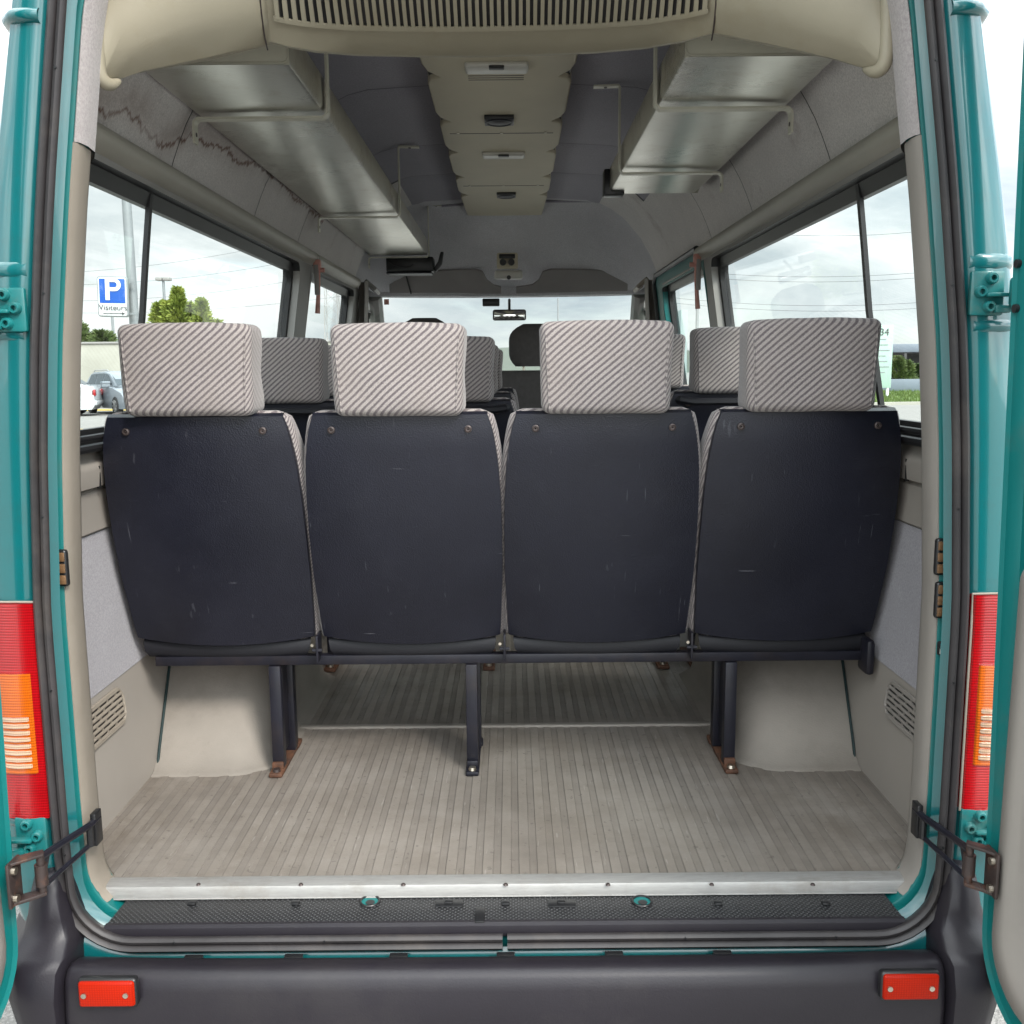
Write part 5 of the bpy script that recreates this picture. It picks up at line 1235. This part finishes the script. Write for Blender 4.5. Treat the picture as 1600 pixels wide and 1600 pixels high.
# parked cars
CARG = pm('car_silver', (.20, .225, .25), .3, .04, 2, coat=.7); CARW = pm('car_white', (.50, .51, .52), .3, .03, 2, coat=.7)
DGL = pm('car_glass', (.05, .065, .075), .08, .1, 2); TYRE = pm('tyre', (.02, .02, .021), .8, .1, 9); RIM = pm('alloy', (.5, .5, .5), .35, .05, 9, metal=.8)
def car(label, front_wheel, heading, m, estate=True, logo=False):
    L, Wd = 4.6, 1.78
    th = thing('parked_car', label, 'car', (0, 0, 0), 'cars parked by the wall')
    # profile in (along, z): along 0 = rear bumper
    low = [(0, .35), (-.02, .55), (.02, .92), (.10, 1.02), (3.35, .98), (4.25, .80), (4.52, .62), (4.6, .35), (4.5, .22), (.1, .22)]
    if estate: top = [(.06, 1.0), (.42, 1.42), (.7, 1.49), (2.0, 1.52), (2.55, 1.46), (3.42, .98)]
    else: top = [(.30, 1.0), (.95, 1.40), (1.35, 1.46), (2.1, 1.47), (2.55, 1.41), (3.42, .98)]
    mb = MB(); rows = []
    for y, k_ in ((-.89, .94), (-.86, .985), (-.6, 1), (.6, 1), (.86, .985), (.89, .94)):
        rows.append([(2.3 + (x - 2.3) * (1 if abs(y) < .7 else .985), y, .22 + (z - .22) * k_) for x, z in low])
    v_ = mb.grid(rows, closed_u=True); mb.cap(v_[0]); mb.cap(v_[-1][::-1]); body = mb.build('body', m, th, ang=40)
    mb = MB(); rows = []
    for y, k_ in ((-.80, 0), (-.66, .93), (-.60, 1), (.60, 1), (.66, .93), (.80, 0)):
        rows.append([(2.0 + (x - 2.0) * (1 if k_ else 1), y if (z < 1.05 or k_) else y, z if k_ == 1 else (.98 + (z - .98) * k_)) for x, z in top])
    v_ = mb.grid(rows); mb.build('cabin', m, th, ang=30)
    for sy in (-1, 1):
        mb = MB()
        if estate: segs = [[(.36, 1.05), (.62, 1.40), (1.25, 1.43), (1.25, 1.05)], [(1.32, 1.05), (1.32, 1.43), (2.05, 1.44), (2.05, 1.05)], [(2.12, 1.05), (2.12, 1.44), (2.48, 1.40), (3.05, 1.05)]]
        else: segs = [[(.80, 1.05), (1.12, 1.34), (1.35, 1.36), (1.35, 1.05)], [(1.42, 1.05), (1.42, 1.37), (2.05, 1.38), (2.05, 1.05)], [(2.12, 1.05), (2.12, 1.38), (2.48, 1.34), (3.05, 1.05)]]
        for sg_ in segs: mb.face([(x, sy * (.805 - (z - .98) * .27), z) for x, z in sg_])
        mb.build('side_window', DGL, th, smooth=False)
        mb = MB(); mb.box((2.75, sy * .84, .98), (2.95, sy * 1.04, 1.12), .04, 3); mb.build('door_mirror', m, th)
        mb = MB(); mb.box((-.03, sy * .89 - (.2 if sy > 0 else 0), .68), (.12, sy * .89 + (.2 if sy < 0 else 0), .90), .03, 2); mb.build('tail_lamp', LRED, th)
        mb = MB(); mb.box((4.28, sy * .86 - (.3 if sy > 0 else 0), .60), (4.50, sy * .86 + (.3 if sy < 0 else 0), .74), .04, 2); mb.build('headlight', WHITEM, th)
        for x in (.85, 3.62):
            mb = MB(); n_ = 20
            mb.grid([[(x + r_ * math.cos(2 * math.pi * i / n_), sy * y, .32 + r_ * math.sin(2 * math.pi * i / n_)) for i in range(n_)] for r_, y in ((.20, .70), (.32, .72), (.32, .90), (.29, .925), (.21, .92))], closed_u=True); wh = mb.build('wheel', TYRE, th)
            mb = MB()
            for q in range(8):
                a_ = 2 * math.pi * q / 8; mb.box((-.02, -.03, .03), (.02, .0, .21), 0, 2, Matrix.Translation((x, sy * .915, .32)) @ Matrix.Rotation(a_, 4, 'Y'))
            mb.cyl((x, sy * .88, .32), (x, sy * .90, .32), .21, 20); mb.build('alloy_rim', RIM, wh)
        if logo and sy < 0:
            pass
    mb = MB(); mb.face([(2.50, -.60, 1.455), (2.50, .60, 1.455), (3.36, .70, 1.02), (3.36, -.70, 1.02)]); 
    for f_ in mb.bm.faces:
        for q in f_.verts: q.co.z += .012
    mb.build('windscreen', DGL, th, smooth=False)
    mb = MB(); rz = [(.12, 1.06), (.38, 1.36)] if estate else [(.42, 1.08), (.9, 1.36)]
    mb.face([(rz[0][0] - .02, -.62, rz[0][1]), (rz[0][0] - .02, .62, rz[0][1]), (rz[1][0] - .02, .56, rz[1][1]), (rz[1][0] - .02, -.56, rz[1][1])]); mb.build('rear_window', DGL, th, smooth=False)
    mb = MB(); mb.box((-.05, -.86, .36), (.12, .86, .52), .04, 2); mb.build('rear_bumper', m, th)
    if estate:
        mb = MB()
        for sy in (-1, 1): mb.tube([(.6, sy * .58, 1.48), (.7, sy * .58, 1.55), (2.1, sy * .58, 1.56), (2.25, sy * .58, 1.50)], .018, 6)
        mb.build('roof_rail', RIM, th)
        mb = MB(); mb.face([(1.35, .9, .70), (1.75, .9, .70), (1.75, .9, .80), (1.35, .9, .80)]); mb.bm.free()
    h = Vector((heading[0], heading[1], 0)).normalized(); ang = math.atan2(h.y, h.x)
    off = Matrix.Rotation(ang, 3, 'Z') @ Vector((front_wheel[2], front_wheel[3], 0))
    th.rotation_euler = (0, 0, ang); th.location = (front_wheel[0] - off.x, front_wheel[1] - off.y, 0); th.scale = (1.06, 1.06, 1.1)
    return th
g = atY(180, 643, 37); car('silver estate car with roof rails parked by the concrete wall', (g.x, g.y, 3.62, -.9), (.655, -.753), CARG)
g = atY(112, 644, 36.0); car('white car with its red rear lamp towards the silver estate', (g.x, g.y, .85, .9), (-.97, -.25), CARW, False)

# ------------------------------------------------------------------ light
w = bpy.data.worlds.new('World'); S.world = w; w.use_nodes = True; t = w.node_tree
bg = t.nodes['Background']; SUN = Vector((.50, -.72, .80)).normalized()
el = math.asin(SUN.z); az = math.atan2(SUN.x, SUN.y)
sky = node(t, 'ShaderNodeTexSky', sky_type='NISHITA', sun_disc=False); sky.sun_elevation = el; sky.sun_rotation = az
gen = t.nodes.new('ShaderNodeTexCoord').outputs['Generated']
mp = node(t, 'ShaderNodeMapping'); mp.inputs['Scale'].default_value = (1.0, 1.0, 3.2); t.links.new(gen, mp.inputs[0])
cl = noise(t, 2.6, 9, .58, mp.outputs[0], .35)
dp = node(t, 'ShaderNodeVectorMath', operation='DOT_PRODUCT'); t.links.new(gen, dp.inputs[0]); dp.inputs[1].default_value = SUN
glow = math_(t, 'POWER', math_(t, 'MULTIPLY_ADD', dp.outputs['Value'], .5, .5, clamp=True), 2.2)
cloudc = ramp(t, cl, [(.30, (2.5, 3.0, 3.4)), (.43, (4.0, 4.4, 4.6)), (.53, (5.4, 5.65, 5.75)), (.61, (7.4, 7.5, 7.5))])
gsep = node(t, 'ShaderNodeSeparateXYZ'); t.links.new(gen, gsep.inputs[0])
gain = math_(t, 'ADD', math_(t, 'MULTIPLY_ADD', glow, 2.05, .56), math_(t, 'MULTIPLY', math_(t, 'POWER', math_(t, 'MAXIMUM', gsep.outputs[2], 0), 1.5), 1.35))
vm = node(t, 'ShaderNodeVectorMath', operation='SCALE'); t.links.new(cloudc, vm.inputs[0]); t.links.new(gain, vm.inputs['Scale'])
cov = ramp(t, noise(t, 1.7, 7, .6, mp.outputs[0], .5), [(.36, .42), (.52, 1)])
t.links.new(mixrgb(t, cov, sky.outputs[0], vm.outputs[0]), bg.inputs[0]); bg.inputs[1].default_value = .12
ld = bpy.data.lights.new('sun', 'SUN'); ld.energy = 1.5; ld.angle = R(14); ld.color = (1, .95, .88)
lo = bpy.data.objects.new('sun', ld); COL.objects.link(lo); lo.rotation_euler = SUN.to_track_quat('Z', 'Y').to_euler()
vs_ = S.view_settings; S.display_settings.display_device = 'sRGB'; vs_.view_transform = 'Standard'; vs_.look = 'None'; vs_.gamma = 1; vs_.use_curve_mapping = False; vs_.exposure = 1.3
S.render.engine = 'CYCLES'; C_ = S.cycles
C_.max_bounces = 10; C_.diffuse_bounces = 6; C_.glossy_bounces = 4; C_.transparent_max_bounces = 16; C_.transmission_bounces = 4
C_.use_denoising = True; C_.denoiser = 'OPENIMAGEDENOISE'; C_.sample_clamp_indirect = 8; C_.caustics_reflective = False; C_.caustics_refractive = False
S.render.film_transparent = False
